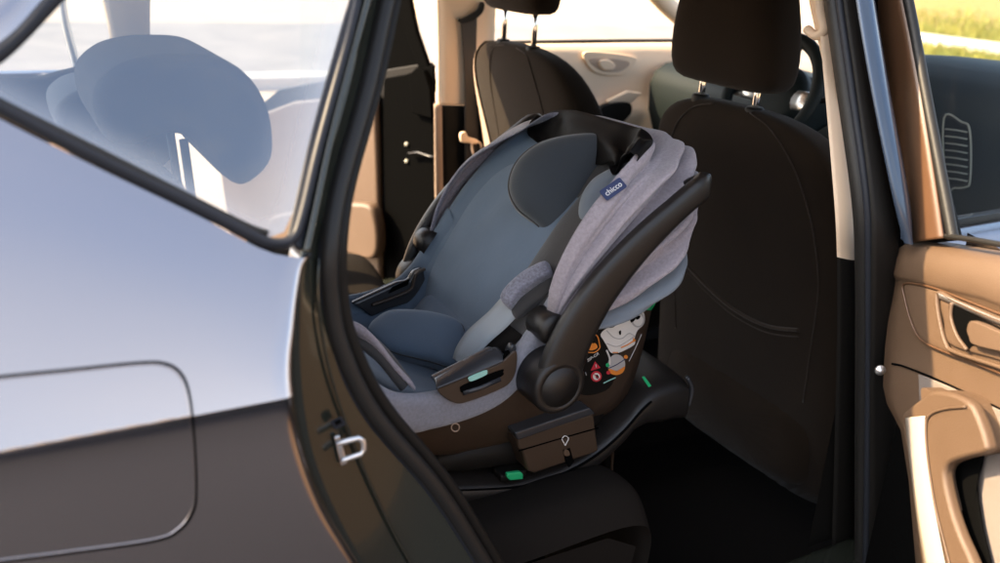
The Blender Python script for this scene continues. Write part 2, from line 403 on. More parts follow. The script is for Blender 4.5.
for i_, f_ in ((70, .55), (84, .35), (92, .6)): lathe('jamb_plug', lerp(jl[i_], seal[i_], f_)+V((0, .002, 0)), (0, -1, 0), [(.0001, .004), (.007, .004), (.009, .003), (.0095, 0)], 'rubber', car, n=20)
for p in [(310, 214), (312, 223)]: lathe('bolt', sp(*p, off=-.018), (0, -1, 0), [(.0001, .005), (.003, .005), (.004, .002), (.004, 0)], 'satin', st, n=12)

# interior shell of the near side: trim inside the aperture, wheel arch, sill and floor
grid('aperture_trim', [[p+V((.015, .018, 0)), p+V((.02, .06, 0)), p+V((-.02, .10, .0)), p+V((-.05, .13, 0))] for p in seal if p.z < 1.12], 'black', car)
box('floor_pan', (-.1, 0, .27), (3.0, 1.5, .02), 'carpet', car)
box('centre_tunnel', (.1, 0, .36), (1.6, .26, .18), 'carpet', car, bevel=.03)
box('near_sill', (-.35, -.80, .34), (1.5, .16, .16), 'jamb', car, bevel=.02)
box('far_sill', (-.1, .80, .34), (2.6, .16, .16), 'jamb', car, bevel=.02)
# roof: only its underside and edges matter from here
rows = []
for i in range(13):
    y = lerp(-.66, .66, i/12); rows.append([V((x, y, 1.50+.05*(1-(y/.66)**2)-.05*max(0, (-1.2-x))-.10*max(0, x-.1)**1.5)) for x in [lerp(-1.75, .62, j/14) for j in range(15)]])
grid('roof', rows, 'paint', car, solid=.03)
strip('roof_rail', [(-120, -120), (60, -60), (220, -62), (392, -62), (600, -62), (860, -66)], [(-120, -190), (60, -150), (220, -150), (410, -150), (600, -150), (880, -150)], 0, .0, 'paint', car, bulge=.01, thick=.01)
# rear end: tailgate with its window
rows = []
for z in (.45, .7, 1.0, 1.1): rows.append([V((XR+.02-.06*math.cos(y*1.6), y, z)) for y in [lerp(-.83, .83, i/12) for i in range(13)]])
grid('tailgate', rows, 'paint', car, solid=.03)
mk('rear_window', [V((-1.93, -.66, 1.11)), V((-1.93, .66, 1.11)), V((-1.73, .58, 1.49)), V((-1.73, -.58, 1.49))], [(0, 1, 2, 3)], 'clear_glass', car, smooth=False)
grid('far_quarter_panel', [[V((x, .88-.06*max(0, (z-1.0)/.2), z)) for x in [lerp(XR, -.98, j/8) for j in range(9)]] for z in (.42, .6, .8, 1.0, 1.08)], 'paint', car, solid=.02)
mk('windscreen', [V((1.35, -.62, 1.0)), V((1.35, .62, 1.0)), V((.62, .56, 1.47)), V((.62, -.56, 1.47))], [(0, 1, 2, 3)], 'clear_glass', car, smooth=False)

# ------------------------------------------------------------------ B-pillar, near side
bp = sub_empty('centre_pillar', car)
def col2(name, L, Rr, Y, mt, parent, depth=.02, bulge=.006, k=6, n=50, Yr=None, fall=True):
    """a pillar strip between two photo edges, standing in the plane of the car side (leaning in above the belt)"""
    f = (lambda u, v, y0: P(u, v, n=V((0, 1, -.5)), d=y0-.5*1.08) if False else onYl(u, v, y0))
    a = cr([f(*p, Y) for p in L], n); b = cr([f(*p, Yr if Yr is not None else Y) for p in Rr], n); rows = []
    for p, q in zip(a, b):
        vd = (p-CP).normalized(); r = [p+vd*depth]+[p.lerp(q, j/k)-V((0, bulge*math.sin(math.pi*j/k), 0)) for j in range(k+1)]+[q+V((0, depth, 0))]
        rows.append(r)
    return grid(name, rows, mt, parent)
def onYl(u, v, y0):
    y = y0
    for _ in range(14):
        p = P(u, v, Y=y); y = lerp(y, y0+(.42*(p.z-1.08) if p.z > 1.08 else 0), .8)
    return P(u, v, Y=y)
col2('upper_trim', [(813, -50), (816, 0), (820, 36), (834, 198), (837, 257)], [(819, -50), (823, 0), (842, 90), (852, 200), (855, 260)], -.715, 'cream', bp, depth=.03)
col2('lower_trim', [(837, 258), (837, 330), (835, 420), (833, 500), (829, 640)], [(856, 261), (858, 330), (857, 420), (856, 500), (852, 640)], -.717, 'black', bp, depth=.03)
tube('pillar_seal', cr([onYl(*p, -.785) for p in [(828, -50), (833, 0), (846, 90), (861, 200), (864, 270), (864, 350), (863, 450), (862, 563), (860, 640)]], 60), .0135, 'rubber', bp, n=14)
tube('seal_lip', cr([onYl(*p, -.80) for p in [(834, -50), (839, 0), (852, 90), (867, 200), (869, 270), (869, 350), (868, 450), (866, 563), (864, 640)]], 60), .006, 'gloss_black', bp, n=10)
col2('pillar_jamb', [(838, -50), (843, 0), (856, 90), (870, 200), (871, 270), (870, 380), (869, 563), (866, 640)], [(858, -50), (861, 0), (872, 90), (893, 200), (899, 250), (897, 380), (905, 563), (905, 640)], -.812, 'black', bp, depth=.06)
col2('outer_skin', [(851, -50), (856, 0), (871, 90), (891, 190), (904, 243)], [(869, -50), (875, 0), (890, 90), (910, 200), (912, 243)], -.842, 'pillar_sky_tint', bp, depth=.02, bulge=.008)
hk = onYl(812, 12, -.70)
tube('coat_hook', cr([hk+V((0, 0, .035)), hk+V((-.005, -.012, .03)), hk+V((-.004, -.022, .0)), hk+V((0, -.03, -.022)), hk+V((0, -.016, -.034)), hk+V((0, .004, -.026))], 30), [(.009, .007)]*30, 'cream', bp, n=12)
lathe('hinge_bolt', P(880, 370, Y=-.845), (-.5, -1, 0), [(.0001, .006), (.0035, .006), (.0042, .004), (.008, .003), (.0085, 0)], 'satin', bp, n=16)
# black inner wall of the pillar so nothing shows through
mk('pillar_core', [P(842, -40, Y=-.66), P(880, -40, Y=-.62), P(900, 260, Y=-.75), P(900, 640, Y=-.78), P(846, 640, Y=-.72), P(850, 260, Y=-.69)], [(0, 1, 2, 3, 4, 5)], 'hole', bp, smooth=False)

# ------------------------------------------------------------------ open rear door, near side
TH = R(70); HN = V((-math.sin(TH), math.cos(TH), 0)); HP = V((-.06, -.87, 0)); DD = HN.dot(HP)
def D(u, v, off=0): return P(u, v, n=HN, d=DD+off)
AL = V((-math.cos(TH), -math.sin(TH), 0)); ZZ = V((0, 0, 1))
def DA(a, z, off=0): return HP+AL*a+ZZ*z+HN*off        # along the door, height, proud of the inner face
door = sub_empty('rear_door', car)
# dims along the door taken from the photo
a0 = (D(893, 300)-HP).dot(AL)
# main trim skin with a soft fold along its upper edge
def trim_row(z, off): return [DA(a, z, off) for a in ()]
rows = []
AS = [i/30 for i in range(31)]
def ztop(a): return 1.062+.22*min(a, .15)+.05*max(0, a-.15)      # belt of the open door rises away from its hinge
def zleft(a): return 0
prof = [(0.000, -.055), (0.000, -.03), (-.003, -.012), (-.012, .0), (-.03, .006), (-.052, .008), (-.058, .004), (-.062, .0)]
for dz, off in prof: rows.append([DA(lerp(.012+max(0, -dz)*.0, .95, a), ztop(lerp(.012, .95, a))+dz, off) for a in AS])
lead = [(898, 256), (890, 300), (884, 350), (882, 395), (890, 412), (900, 430), (908, 480), (915, 563), (925, 660), (940, 800)]  # trim cut back low down; the black core there stands in for shade
lead = [((D(*p)-HP).dot(AL), D(*p).z) for p in lead]
def a_lead(z):
    if z >= lead[0][1]: return lead[0][0]
    for (a_, z0), (b_, z1) in zip(lead, lead[1:]):
        if z1 <= z <= z0: return lerp(a_, b_, (z-z0)/(z1-z0))
    return lead[-1][0]
rows = [[DA(lerp(a_lead(ztop(.03)+dz), .95, a), ztop(lerp(a_lead(1.0), .95, a))+dz, off) for a in AS] for dz, off in prof]
for z in [.98-.02*i for i in range(35)]: rows.append([DA(lerp(a_lead(z), .95, a), z, -.001) for a in AS])
rr = []
for r in rows:
    p = r[0]; rr.append([p-HN*.05-AL*.006, p-HN*.02-AL*.006, p-HN*.005-AL*.004]+r)
grid('door_trim', rr, 'beige', door)
mk('door_shade_core', [DA(-.02, 1.03, -.03), DA(.9, 1.03, -.03), DA(.9, .3, -.03), DA(-.02, .3, -.03)], [(0, 1, 2, 3)], 'hole', door, smooth=False)  # black backing, seen as shade past the cut-back trim
# hand panel: a recessed oval field under the sill
def inset(name, px, off, h, mt, parent, n=60, **kw):
    return puff(name, [D(*p, off=off) for p in px], HN, h, mt, parent, n=n, rings=8, power=6, **kw)
inset('hand_panel', [(905, 283), (906, 300), (912, 322), (920, 338), (940, 349), (975, 362), (1020, 380), (1080, 402), (1100, 360), (1080, 345), (1020, 322), (970, 302), (930, 287)], -.001, .006, 'beige', door)
tube('hand_panel_rim', cr([D(*p, off=.006) for p in [(1100, 408), (1020, 381), (975, 363), (940, 350), (920, 339), (911, 322), (905, 300), (904, 284), (930, 287), (970, 302), (1020, 322), (1100, 354)]], 70), .0016, 'doorframe', door, n=8)
hd = sub_empty('door_handle', door) if False else door
tube('handle_bezel', cr([D(*p, off=.012) for p in [(1060, 338), (1000, 320), (960, 303), (940, 293), (937, 299), (940, 322), (946, 344), (955, 352), (1000, 367), (1060, 388)]], 60), (.0034, .003), 'beige', door, n=10)
strip_pts = [(938, 292), (960, 302), (1000, 319), (1060, 340)]
a = cr([D(*p, off=.014) for p in strip_pts], 20); b = cr([D(p[0]+2, p[1]+6, off=.012) for p in strip_pts], 20)
grid('bezel_strip', [list(x) for x in zip(a, b)], 'satin', door, solid=.003)
inset('handle_plate', [(942, 300), (945, 322), (951, 344), (1000, 360), (1050, 376), (1060, 345), (1000, 325), (965, 309)], .006, .004, 'beige', door)
inset('handle_cup', [(950, 304), (951, 320), (957, 336), (968, 349), (974, 346), (1000, 352), (1050, 366), (1055, 346), (1000, 327), (968, 311)], .0095, .002, 'hole', door)
tube('cup_rim', cr([D(*p, off=.014) for p in [(952, 303), (951, 318), (957, 336), (967, 350)]], 24), .0028, 'beige', door, n=10)
plate('handle_lever', cr([D(*p, off=.023) for p in [(970, 321), (966, 329), (968, 337), (973, 345), (1000, 352), (1040, 362), (1048, 348), (1000, 332), (982, 324)]], 40, True), HN*-.010, 'beige', door, bevel=.004, seg=3)
# seam under the hand panel and pale fabric insert
tube('trim_seam', cr([D(*p, off=.0008) for p in [(892, 364), (905, 367), (940, 381), (1000, 409), (1080, 447)]], 40), .0016, 'hole', door, n=8)
plate('fabric_insert', [D(*p, off=-.001) for p in [(920, 374), (960, 390), (1060, 437), (1100, 455), (1100, 700), (935, 700), (930, 640), (926, 500)]], HN*.004, 'beige_fabric', door)
# pull handle: a bent beam standing off the trim
pull = sub_empty('pull_handle', door)if False else door
op = [(901, 420), (907, 409), (921, 398), (932, 391), (950, 393), (968, 402), (977, 417), (985, 440), (985, 452), (968, 457), (952, 462), (945, 468), (944, 480), (950, 508), (959, 535), (970, 560), (985, 600), (1000, 660), (960, 660), (940, 620), (922, 570), (914, 520), (908, 470)]
plate('pull_handle', cr([D(*p, off=.044) for p in op], 120, True), HN*-.018, 'beige', door, bevel=.008, seg=4)
plate('pull_root', cr([D(*p, off=.030) for p in op[2:14]], 60, True), HN*-.030, 'beige', door, bevel=.004)
inset('pull_pocket', [(946, 462), (960, 455), (984, 448), (978, 480), (982, 520), (995, 580), (1005, 660), (975, 640), (958, 560), (945, 500)], .010, .003, 'hole', door)
tube('pocket_edge', cr([D(*p, off=.012) for p in [(942, 472), (946, 500), (953, 526), (962, 548)]], 24), (.004, .003), 'beige', door, n=10)
sL = [(906, 418), (909, 450), (915, 500), (925, 563), (938, 630)]; sR = [(925, 416), (926, 450), (933, 500), (945, 563), (960, 630)]
a = cr([D(*p, off=.0465) for p in sL], 40); b = cr([D(*p, off=.0465) for p in sR], 40)
grid('pull_strip', [[p.lerp(q, t)+HN*(.002*math.sin(math.pi*t)) for t in (0, .25, .5, .75, 1)] for p, q in zip(a, b)], 'pale_gloss', door, solid=.003)
tube('pull_seam', cr([D(*p, off=.0455) for p in [(966, 407), (945, 409), (930, 415), (926, 428), (928, 460), (935, 505), (946, 550), (962, 610)]], 40), .0018, 'beige', door, n=8)
# window frame of the open door: warm inner trim, rubber run and pane
def dstrip(name, L, Rr, offl, offr, mt, bulge=.004, k=6, thick=.004):
    a = cr([D(*p, off=offl) for p in L], 40); b = cr([D(*p, off=offr) for p in Rr], 40)
    return grid(name, [[p.lerp(q, j/k)+HN*(bulge*math.sin(math.pi*j/k)) for j in range(k+1)] for p, q in zip(a, b)], mt, door, solid=thick)
dstrip('frame_trim', [(862, -60), (874, 0), (888, 90), (908, 195), (913, 243)], [(888, -60), (903, 0), (921, 90), (937, 190), (944, 238)], -.010, -.006, 'doorframe', .005)
dstrip('frame_outer', [(864, -60), (875, 0), (889, 90), (909, 195), (914, 245)], [(905, -60), (912, 0), (929, 90), (950, 190), (962, 240)], -.03, -.03, 'black', .0)
tube('glass_run', cr([D(*p, off=-.012) for p in [(894, -60), (908, 0), (925, 90), (944, 190), (953, 238)]], 40), (.008, .008), 'rubber', door, n=12)
tube('waist_seal', cr([D(*p, off=-.008) for p in [(946, 236), (975, 240), (1010, 246), (1080, 256)]], 30), (.0045, .004), 'rubber', door, n=10)
gz = [D(908, -80, -.022), DA(.85, 1.50, -.022), DA(.92, 1.12, -.022), D(955, 245, -.022)]
mk('door_pane', gz, [(0, 1, 2, 3)], 'clear_glass', door, smooth=False)
rows = [[DA(a, z, -.055-.03*math.sin(math.pi*min(1, max(0, (z-.25)/.85)))) for a in [lerp(-.0, .95, i/12) for i in range(13)]] for z in [lerp(.25, 1.08, i/10) for i in range(11)]]
grid('outer_skin', rows, 'paint', door)

# ------------------------------------------------------------------ front seats
def front_seat(yc, name, xs, hy=0, hz=0):
    s = sub_empty(name, car)
    # backrest: section per height; rear face bulges back, sides wrap forward
    lv = [(.36, .30, .145, .13), (.50, .30, .13, .13), (.62, .295, .115, .14), (.75, .288, .095, .14), (.88, .278, .07, .135), (.98, .274, .045, .125), (1.05, .262, .025, .115), (1.10, .240, .012, .10), (1.135, .205, .006, .085), (1.16, .150, .006, .062), (1.172, .07, .014, .035)]
    rows = []
    for z, hw, x, th in lv:
        ring = []
        for k in range(40):
            a = 2*math.pi*k/40; c, sn = math.cos(a), math.sin(a)
            e = 2/4.2
            ring.append(V((xs+x+th/2+(-abs(c)**e*math.copysign(1, c))*th/2*(1.0), yc+abs(sn)**e*math.copysign(1, sn)*hw, z)))
        rows.append(ring)
    grid('backrest', rows, 'seat', s, close_v=True, caps=True, sub=1)
    # headrest
    rows = []
    for z, hw, d in [(1.186, .10, .03), (1.193, .138, .042), (1.22, .148, .052), (1.28, .145, .054), (1.34, .131, .052), (1.39, .118, .046), (1.42, .098, .036), (1.432, .065, .02)]:
        ring = []
        for k in range(36):
            a = 2*math.pi*k/36; c, sn = math.cos(a), math.sin(a); e = 2/3.6
            ring.append(V((xs+.022+.05*(1.3-z)+abs(c)**e*math.copysign(1, c)*d, yc+hy+abs(sn)**e*math.copysign(1, sn)*hw, z+hz)))
        rows.append(ring)
    grid('headrest', rows, 'seat', s, close_v=True, caps=True, sub=1)
    for dy in (-.075, .075):
        tube('headrest_post', [V((xs+.028, yc+hy+dy, 1.12)), V((xs+.030, yc+hy+dy, 1.25+hz))], .0068, 'chrome', s, n=14)
        lathe('post_socket', V((xs+.028, yc+hy+dy, 1.163)), (0, 0, 1), [(.018, -.02), (.018, .006), (.015, .010), (.008, .011)], 'black', s, n=18)
    # cushion
    rows = []
    for x, hw, z0, z1 in [(.10, .2, .42, .58), (.14, .245, .40, .60), (.35, .25, .40, .59), (.55, .25, .41, .62), (.62, .23, .45, .60)]:
        rows.append([V((xs+x, yc+abs(math.sin(a))**.5*math.copysign(1, math.sin(a))*hw, (z0+z1)/2+abs(math.cos(a))**.5*math.copysign(1, math.cos(a))*(z1-z0)/2)) for a in [2*math.pi*k/28 for k in range(28)]])
    grid('cushion', rows, 'seat', s, close_v=True, caps=True, sub=1)
    return s, lv
YN = -.365
seat_near, LV = front_seat(YN, 'front_seat', 0.0, hy=.034, hz=.014)
def back_x(z, dy, xs=0, off=.002):
    """rear face of the backrest"""
    for (z0, h0, x0, t0), (z1, h1, x1, t1) in zip(LV, LV[1:]):
        if z0 <= z <= z1:
            f = (z-z0)/(z1-z0); hw, x, th = lerp(h0, h1, f), lerp(x0, x1, f), lerp(t0, t1, f)
            q = min(1, abs(dy)/hw); return xs+x+th/2-th/2*(1-q**4.2)**(1/4.2)-off
    return xs
def seam(name, pts, yc, xs, parent, r=.0012, mt='seat_side', n=50):
    return tube(name, [V((back_x(p.z, p.y, xs, .0008), yc+p.y, p.z)) for p in cr([V((0, dy, z)) for dy, z in pts], n)], r, mt, parent, n=8)
for sg in (1, -1):
    seam('seam', [(sg*.05, 1.165), (sg*.11, 1.145), (sg*.165, 1.09), (sg*.20, 1.0), (sg*.215, .88), (sg*.205, .75), (sg*.195, .62)], YN, 0, seat_near)
seam('pocket_edge', [(.17, .80), (.08, .765), (0, .745), (-.09, .745), (-.175, .77)], YN, 0, seat_near, r=.004, mt='seat_side')
seam('pocket_edge', [(.17, .785), (.08, .75), (0, .73), (-.09, .73), (-.175, .755)], YN, 0, seat_near)
FX, FYC = -.05, .385
seat_far, _ = front_seat(FYC, 'front_seat', FX, hz=.06)
for sg in (1, -1):
    seam('seam', [(sg*.03, 1.163), (sg*.09, 1.145), (sg*.125, 1.06), (sg*.135, .95), (sg*.13, .8)], FYC, FX, seat_far)
# side panel of the passenger seat, painted pale for the sun on it
rows = []
for (z, hw, x, th), f in zip(LV[2:10], (0, .12, .3, .5, .66, .8, .92, 1)):
    row = []
    for j in range(15):
        a = R(lerp(lerp(12, 62, f), 118, j/14)); c_, sn = math.cos(a), math.sin(a); e = 2/4.2
        row.append(V((FX+x+th/2-abs(c_)**e*math.copysign(1, c_)*(th/2+.006), FYC+abs(sn)**e*(hw+.005), z)))
    rows.append(row)
grid('sunlit_side_panel', rows, 'tan_sunlit', seat_far, sub=1)
seat_far.location.z = .025

# ------------------------------------------------------------------ rear bench
rb = sub_empty('rear_seat', car)
rows = []
NY = 60
def bench_z(x, y):
    z = .588+.012*math.cos(y*9)
    for y0 in (-.36, .36): z -= .028*math.exp(-((y-y0)/.16)**4)
    z -= .02*math.exp(-((y)/.05)**2)*0
    return z
xsb = [-.95, -.85, -.75, -.65, -.55, -.47, -.40, -.355, -.325, -.312, -.312, -.322, -.35]
zsb = [0, 0, 0, 0, .003, .008, .012, .010, 0, -.02, -.06, -.14, -.24]
xsb = [x-.012 if x > -.5 else x for x in xsb]
for x, dz in zip(xsb, zsb):
    rows.append([V((x-.05*max(0, abs(y)-.58)**1*1.5, y, bench_z(x, y)+dz-(.05*max(0, (abs(y)-.62)/.06)**2 if abs(y) > .62 else 0))) for y in [lerp(-.68, .68, j/NY) for j in range(NY+1)]])
grid('seat_cushion', rows, 'bench', rb, sub=1)
mk('cushion_side', [V((-.95, -.675, .54)), V((-.42, -.675, .545)), V((-.36, -.675, .51)), V((-.38, -.675, .36)), V((-.95, -.68, .36))], [(0, 1, 2, 3, 4)], 'bench', rb, smooth=False)
for y in (-.12, .12): tube('cushion_seam', [V((x, y, bench_z(x, y)+dz+.002)) for x, dz in zip(xsb[1:], zsb[1:])], .003, 'hole', rb, n=6)
plate('cushion_recess', [V((x, y, .612)) for x, y in [(-.62, .30), (-.48, .27), (-.46, .24), (-.60, .20)]], (0, 0, -.01), 'liner_dark', rb, bevel=.004)
# backrests: near 60, far 40 with headrests
def backrest(y0, y1):
    rows = []
    for z, xf, th in [(.58, -.84, .13), (.65, -.85, .15), (.80, -.88, .15), (.92, -.91, .14), (1.00, -.93, .125), (1.045, -.948, .10), (1.068, -.965, .06)]:
        ring = []; yc, hw = (y0+y1)/2, (y1-y0)/2-(.02 if z > 1.09 else 0)
        for k in range(44):
            a = 2*math.pi*k/44; c, sn = math.cos(a), math.sin(a); e = 2/5
            ring.append(V((xf-th/2+abs(c)**e*math.copysign(1, c)*th/2, yc+abs(sn)**e*math.copysign(1, sn)*hw, z)))
        rows.append(ring)
    grid('backrest', rows, 'bench', rb, close_v=True, caps=True, sub=1)
backrest(-.66, -.01); backrest(.0, .66)
SADDLE = [(84, 74), (104, 54), (132, 45), (165, 43), (198, 46), (226, 62), (244, 88), (251, 118), (248, 146), (224, 166), (202, 155), (184, 134), (172, 121), (150, 118), (120, 128), (96, 122), (85, 100)]
SADDLE = [P(u, v, Y=-.36) for u, v in SADDLE]
def rear_headrest(yc, dz):
    o = cr([V((p.x, yc-.12, p.z+dz)) for p in SADDLE], 72, True)
    plate('headrest', o, (0, .24, 0), 'headfab', rb, bevel=.028, seg=5)
    for dy in (-.05, .05): tube('headrest_post', [V((-.975, yc+dy, 1.02)), V((-.985, yc+dy, 1.17+dz))], .006, 'black', rb, n=10)
rear_headrest(-.36, 0); rear_headrest(.36, -.15)

# ------------------------------------------------------------------ far side: pillar, belt, open door, passenger door
fp = sub_empty('centre_pillar', car)
FY = .70
def far(L, Rr, mt, name, Y=FY, k=6, bulge=.006, parent=None, n=40, lean=.0, thick=.01):
    a = cr([P(*p, Y=Y) for p in L], n); b = cr([P(*p, Y=Y) for p in Rr], n)
    return grid(name, [[p.lerp(q, j/k)-V((0, bulge*math.sin(math.pi*j/k), 0)) for j in range(k+1)] for p, q in zip(a, b)], mt, parent or fp, solid=thick)
far([(435, -60), (436, 0), (437, 50), (437, 104)], [(497, -60), (495, 0), (493, 50), (491, 104)], 'cream', 'upper_trim')
far([(437, 105), (438, 180), (439, 300), (441, 420)], [(491, 105), (490, 180), (492, 300), (494, 420)], 'black', 'lower_trim', Y=FY+.004)
far([(434, 104), (435, 200), (437, 300), (440, 420)], [(440.5, 104), (442, 200), (443.5, 300), (446, 420)], 'tan_sunlit', 'pillar_edge', Y=FY-.006, bulge=.003)
sb = sub_empty('seat_belt', car)
far([(460, 18), (464, 80), (465, 160), (466, 300)], [(477, 14), (476, 80), (479, 150), (481, 300)], 'belt', 'webbing', Y=FY-.03, parent=sb, thick=.002, bulge=.0)
plate('belt_guide', cr([P(*p, Y=FY-.02) for p in [(456, 18), (463, 17), (475, 10), (479, 2), (483, 3), (481, 12), (472, 20), (460, 23)]], 32, True), (0, -.012, 0), 'black', sb, bevel=.003)
plate('tongue_grip', cr([P(*p, Y=FY-.036) for p in [(459, 133), (464, 131), (467, 136), (476, 139), (475, 143), (466, 142), (460, 141)]], 28, True), (0, -.012, 0), 'cream', sb, bevel=.003)
tube('tongue', cr([P(*p, Y=FY-.045) for p in [(472, 143), (480, 143), (481, 154), (474, 155)]], 30, True), (.0045, .003), 'cream', sb, closed=True, n=8)
# far aperture: roof rail, sill already; C-pillar
far([(340, -70), (150, -40), (100, -70)], [(340, -160), (120, -160), (60, -160)], 'cream', 'roof_side', Y=.64, parent=car)
far([(96, -30), (112, 60), (100, 130), (90, 200)], [(150, -30), (150, 60), (160, 130), (190, 200)], 'cream', 'far_pillar', Y=.70, parent=car)
# quarter light divider
far([(55, -30), (62, 20), (74, 66)], [(60, -30), (68, 20), (80, 66)], 'satin', 'window_divider', Y=.74, parent=car, thick=.006)
far([(-60, 70), (20, 78), (60, 70), (110, 58)], [(-60, 140), (20, 140), (60, 140), (110, 130)], 'black', 'window_sill', Y=.72, parent=car)
# the far rear door stands open: hinge edge, inner trim, frame
fd = sub_empty('rear_door', car)
FT = R(64); FHP = V((-.07, .86, 0)); FAL = V((-math.cos(FT), math.sin(FT), 0)); FN = V((-math.sin(FT), -math.cos(FT), 0))
FDD = FN.dot(FHP)
def FD(u, v, off=0): return P(u, v, n=FN, d=FDD+off)
def fplate(name, px, off, th, mt, bevel=.004, n=40, smooth_outline=True):
    pts = [FD(*p, off=off) for p in px]
    if smooth_outline: pts = cr(pts, n, True)
    return plate(name, pts, FN*th, mt, fd, bevel=bevel)
fplate('door_shell', [(434, 62), (436, 200), (438, 330), (300, 330), (250, 120), (290, 88), (385, 70)], -.05, .05, 'black', smooth_outline=False)
fplate('hinge_edge', [(386, 78), (408, 74), (436, 64), (438, 320), (392, 320), (385, 200)], .001, .012, 'hole', smooth_outline=False)
fplate('door_trim', [(381, 92), (384, 180), (387, 330), (250, 330), (220, 130), (300, 100)], .002, .03, 'beige', bevel=.012, smooth_outline=False)
fplate('armrest', [(383, 208), (360, 200), (330, 205), (280, 215), (285, 245), (340, 246), (384, 255)], .03, .05, 'beige', bevel=.014)
fplate('frame_post', [(398, -40), (406, -40), (420, 30), (437, 80), (437, 92), (425, 74), (408, 30)], -.012, .02, 'hole', smooth_outline=False)
fplate('frame_corner', [(384, -40), (399, -40), (410, 34), (426, 76), (384, 84)], -.02, .012, 'hole', smooth_outline=False)
fplate('mirror_corner', [(413, 74), (421, 66), (428, 70), (434, 88), (436, 118), (416, 112)], .013, .02, 'hole', smooth_outline=False)
for p in [(407, 144), (407, 161)]: lathe('hinge_bolt', FD(*p, off=.014), FN, [(.0001, .006), (.005, .006), (.0065, .003), (.007, 0)], 'bench_grey', fd, n=16)
tube('check_strap', [FD(*p, off=.03) for p in [(409, 153), (418, 152), (430, 156), (437, 157)]], (.006, .003), 'trim_dark', fd, n=10)
mk('door_pane', [FD(300, 88, -.03), FD(400, 76, -.03), FD(384, -60, -.03), FD(300, -60, -.03)], [(0, 1, 2, 3)], 'clear_glass', fd, smooth=False)
# front passenger door (closed) seen from inside
pd = sub_empty('front_door', car)
PY = .745
def pl(name, px, y, th, mt, bevel=.005, sm=True, n=44):
    pts = [P(*p, Y=y) for p in px]
    if sm: pts = cr(pts, n, True)
    return plate(name, pts, (0, -th, 0), mt, pd, bevel=bevel)
rows = []
for z, y in [(1.145, .80), (1.148, .775), (1.142, .755), (1.12, .745), (1.05, .74), (.99, .742), (.975, .735), (.95, .72), (.93, .712), (.90, .72), (.88, .745), (.7, .75), (.4, .75)]:
    rows.append([V((x, y, z-.02*max(0, (.2-x)))) for x in [lerp(.06, 1.15, j/20) for j in range(21)]])
grid('door_trim', rows, 'cream', pd)
pl('handle_bezel', [(583, 52), (605, 52), (632, 56), (635, 61), (625, 73), (608, 75), (594, 72), (586, 64)], PY-.003, .008, 'cream')
pl('handle_cup', [(590, 58), (628, 61), (620, 71), (600, 70)], PY-.009, .0035, 'tan_sunlit')
pl('handle_lever', [(598, 61), (606, 59), (614, 64), (612, 69), (602, 69)], PY-.012, .008, 'cream')
pl('pull_grip', [(598, 106), (612, 101), (627, 102), (628, 112), (618, 122), (606, 124), (600, 118)], PY-.03, .02, 'black')
pl('pull_rim', [(604, 100), (625, 90), (640, 92), (628, 103), (612, 108)], PY-.03, .016, 'cream', sm=False)
mk('door_pane', [V((.10, .80, 1.14)), V((1.1, .80, 1.14)), V((.62, .62, 1.48)), V((.10, .60, 1.50))], [(0, 1, 2, 3)], 'clear_glass', pd, smooth=False)
tube('waist_seal', [V((.06, .785, 1.150)), V((.6, .785, 1.154)), V((1.15, .785, 1.154))], .006, 'rubber', pd, n=8)
tube('screen_pillar', cr([P(628, -40, Y=.64), P(662, 0, Y=.68), P(690, 26, Y=.71), P(716, 58, Y=.74), P(740, 90, Y=.76)], 20), (.022, .03), 'cream', car, n=12)
tube('screen_pillar', [V((1.30, -.76, 1.08)), V((.95, -.68, 1.33)), V((.66, -.59, 1.49))], (.03, .025), 'black', car, n=12)
rows = [[V((x, .86-.04*abs(z-.8), z)) for x in [lerp(-.02, 1.2, i/8) for i in range(9)]] for z in [lerp(.3, 1.1, i/8) for i in range(9)]]
grid('door_skin', rows, 'paint', pd)
# near front door, closed: sill and skin
nd = sub_empty('front_door', car)
rows = []
for z, y in [(1.03, -.72), (1.045, -.745), (1.05, -.78), (1.045, -.82), (1.03, -.85), (.98, -.872), (.9, -.885), (.6, -.88), (.35, -.85)]:
    rows.append([V((x, y, z+.01*x)) for x in [lerp(.035, 1.2, j/16) for j in range(17)]])
grid('door_skin', rows, 'paint', nd)
rows = []
for z, y in [(1.03, -.72), (1.0, -.705), (.8, -.70), (.4, -.70)]:
    rows.append([V((x, y, z+.01*x)) for x in [lerp(.035, 1.2, j/8) for j in range(9)]])
grid('door_trim', rows, 'black', nd)
tube('waist_seal', [V((.035, -.79, 1.053)), V((.6, -.79, 1.058)), V((1.2, -.79, 1.064))], .005, 'rubber', nd, n=8)
mk('door_pane', [V((.035, -.80, 1.05)), V((1.15, -.80, 1.06)), V((.62, -.62, 1.48)), V((.0, -.62, 1.48))], [(0, 1, 2, 3)], 'clear_glass', nd, smooth=False)

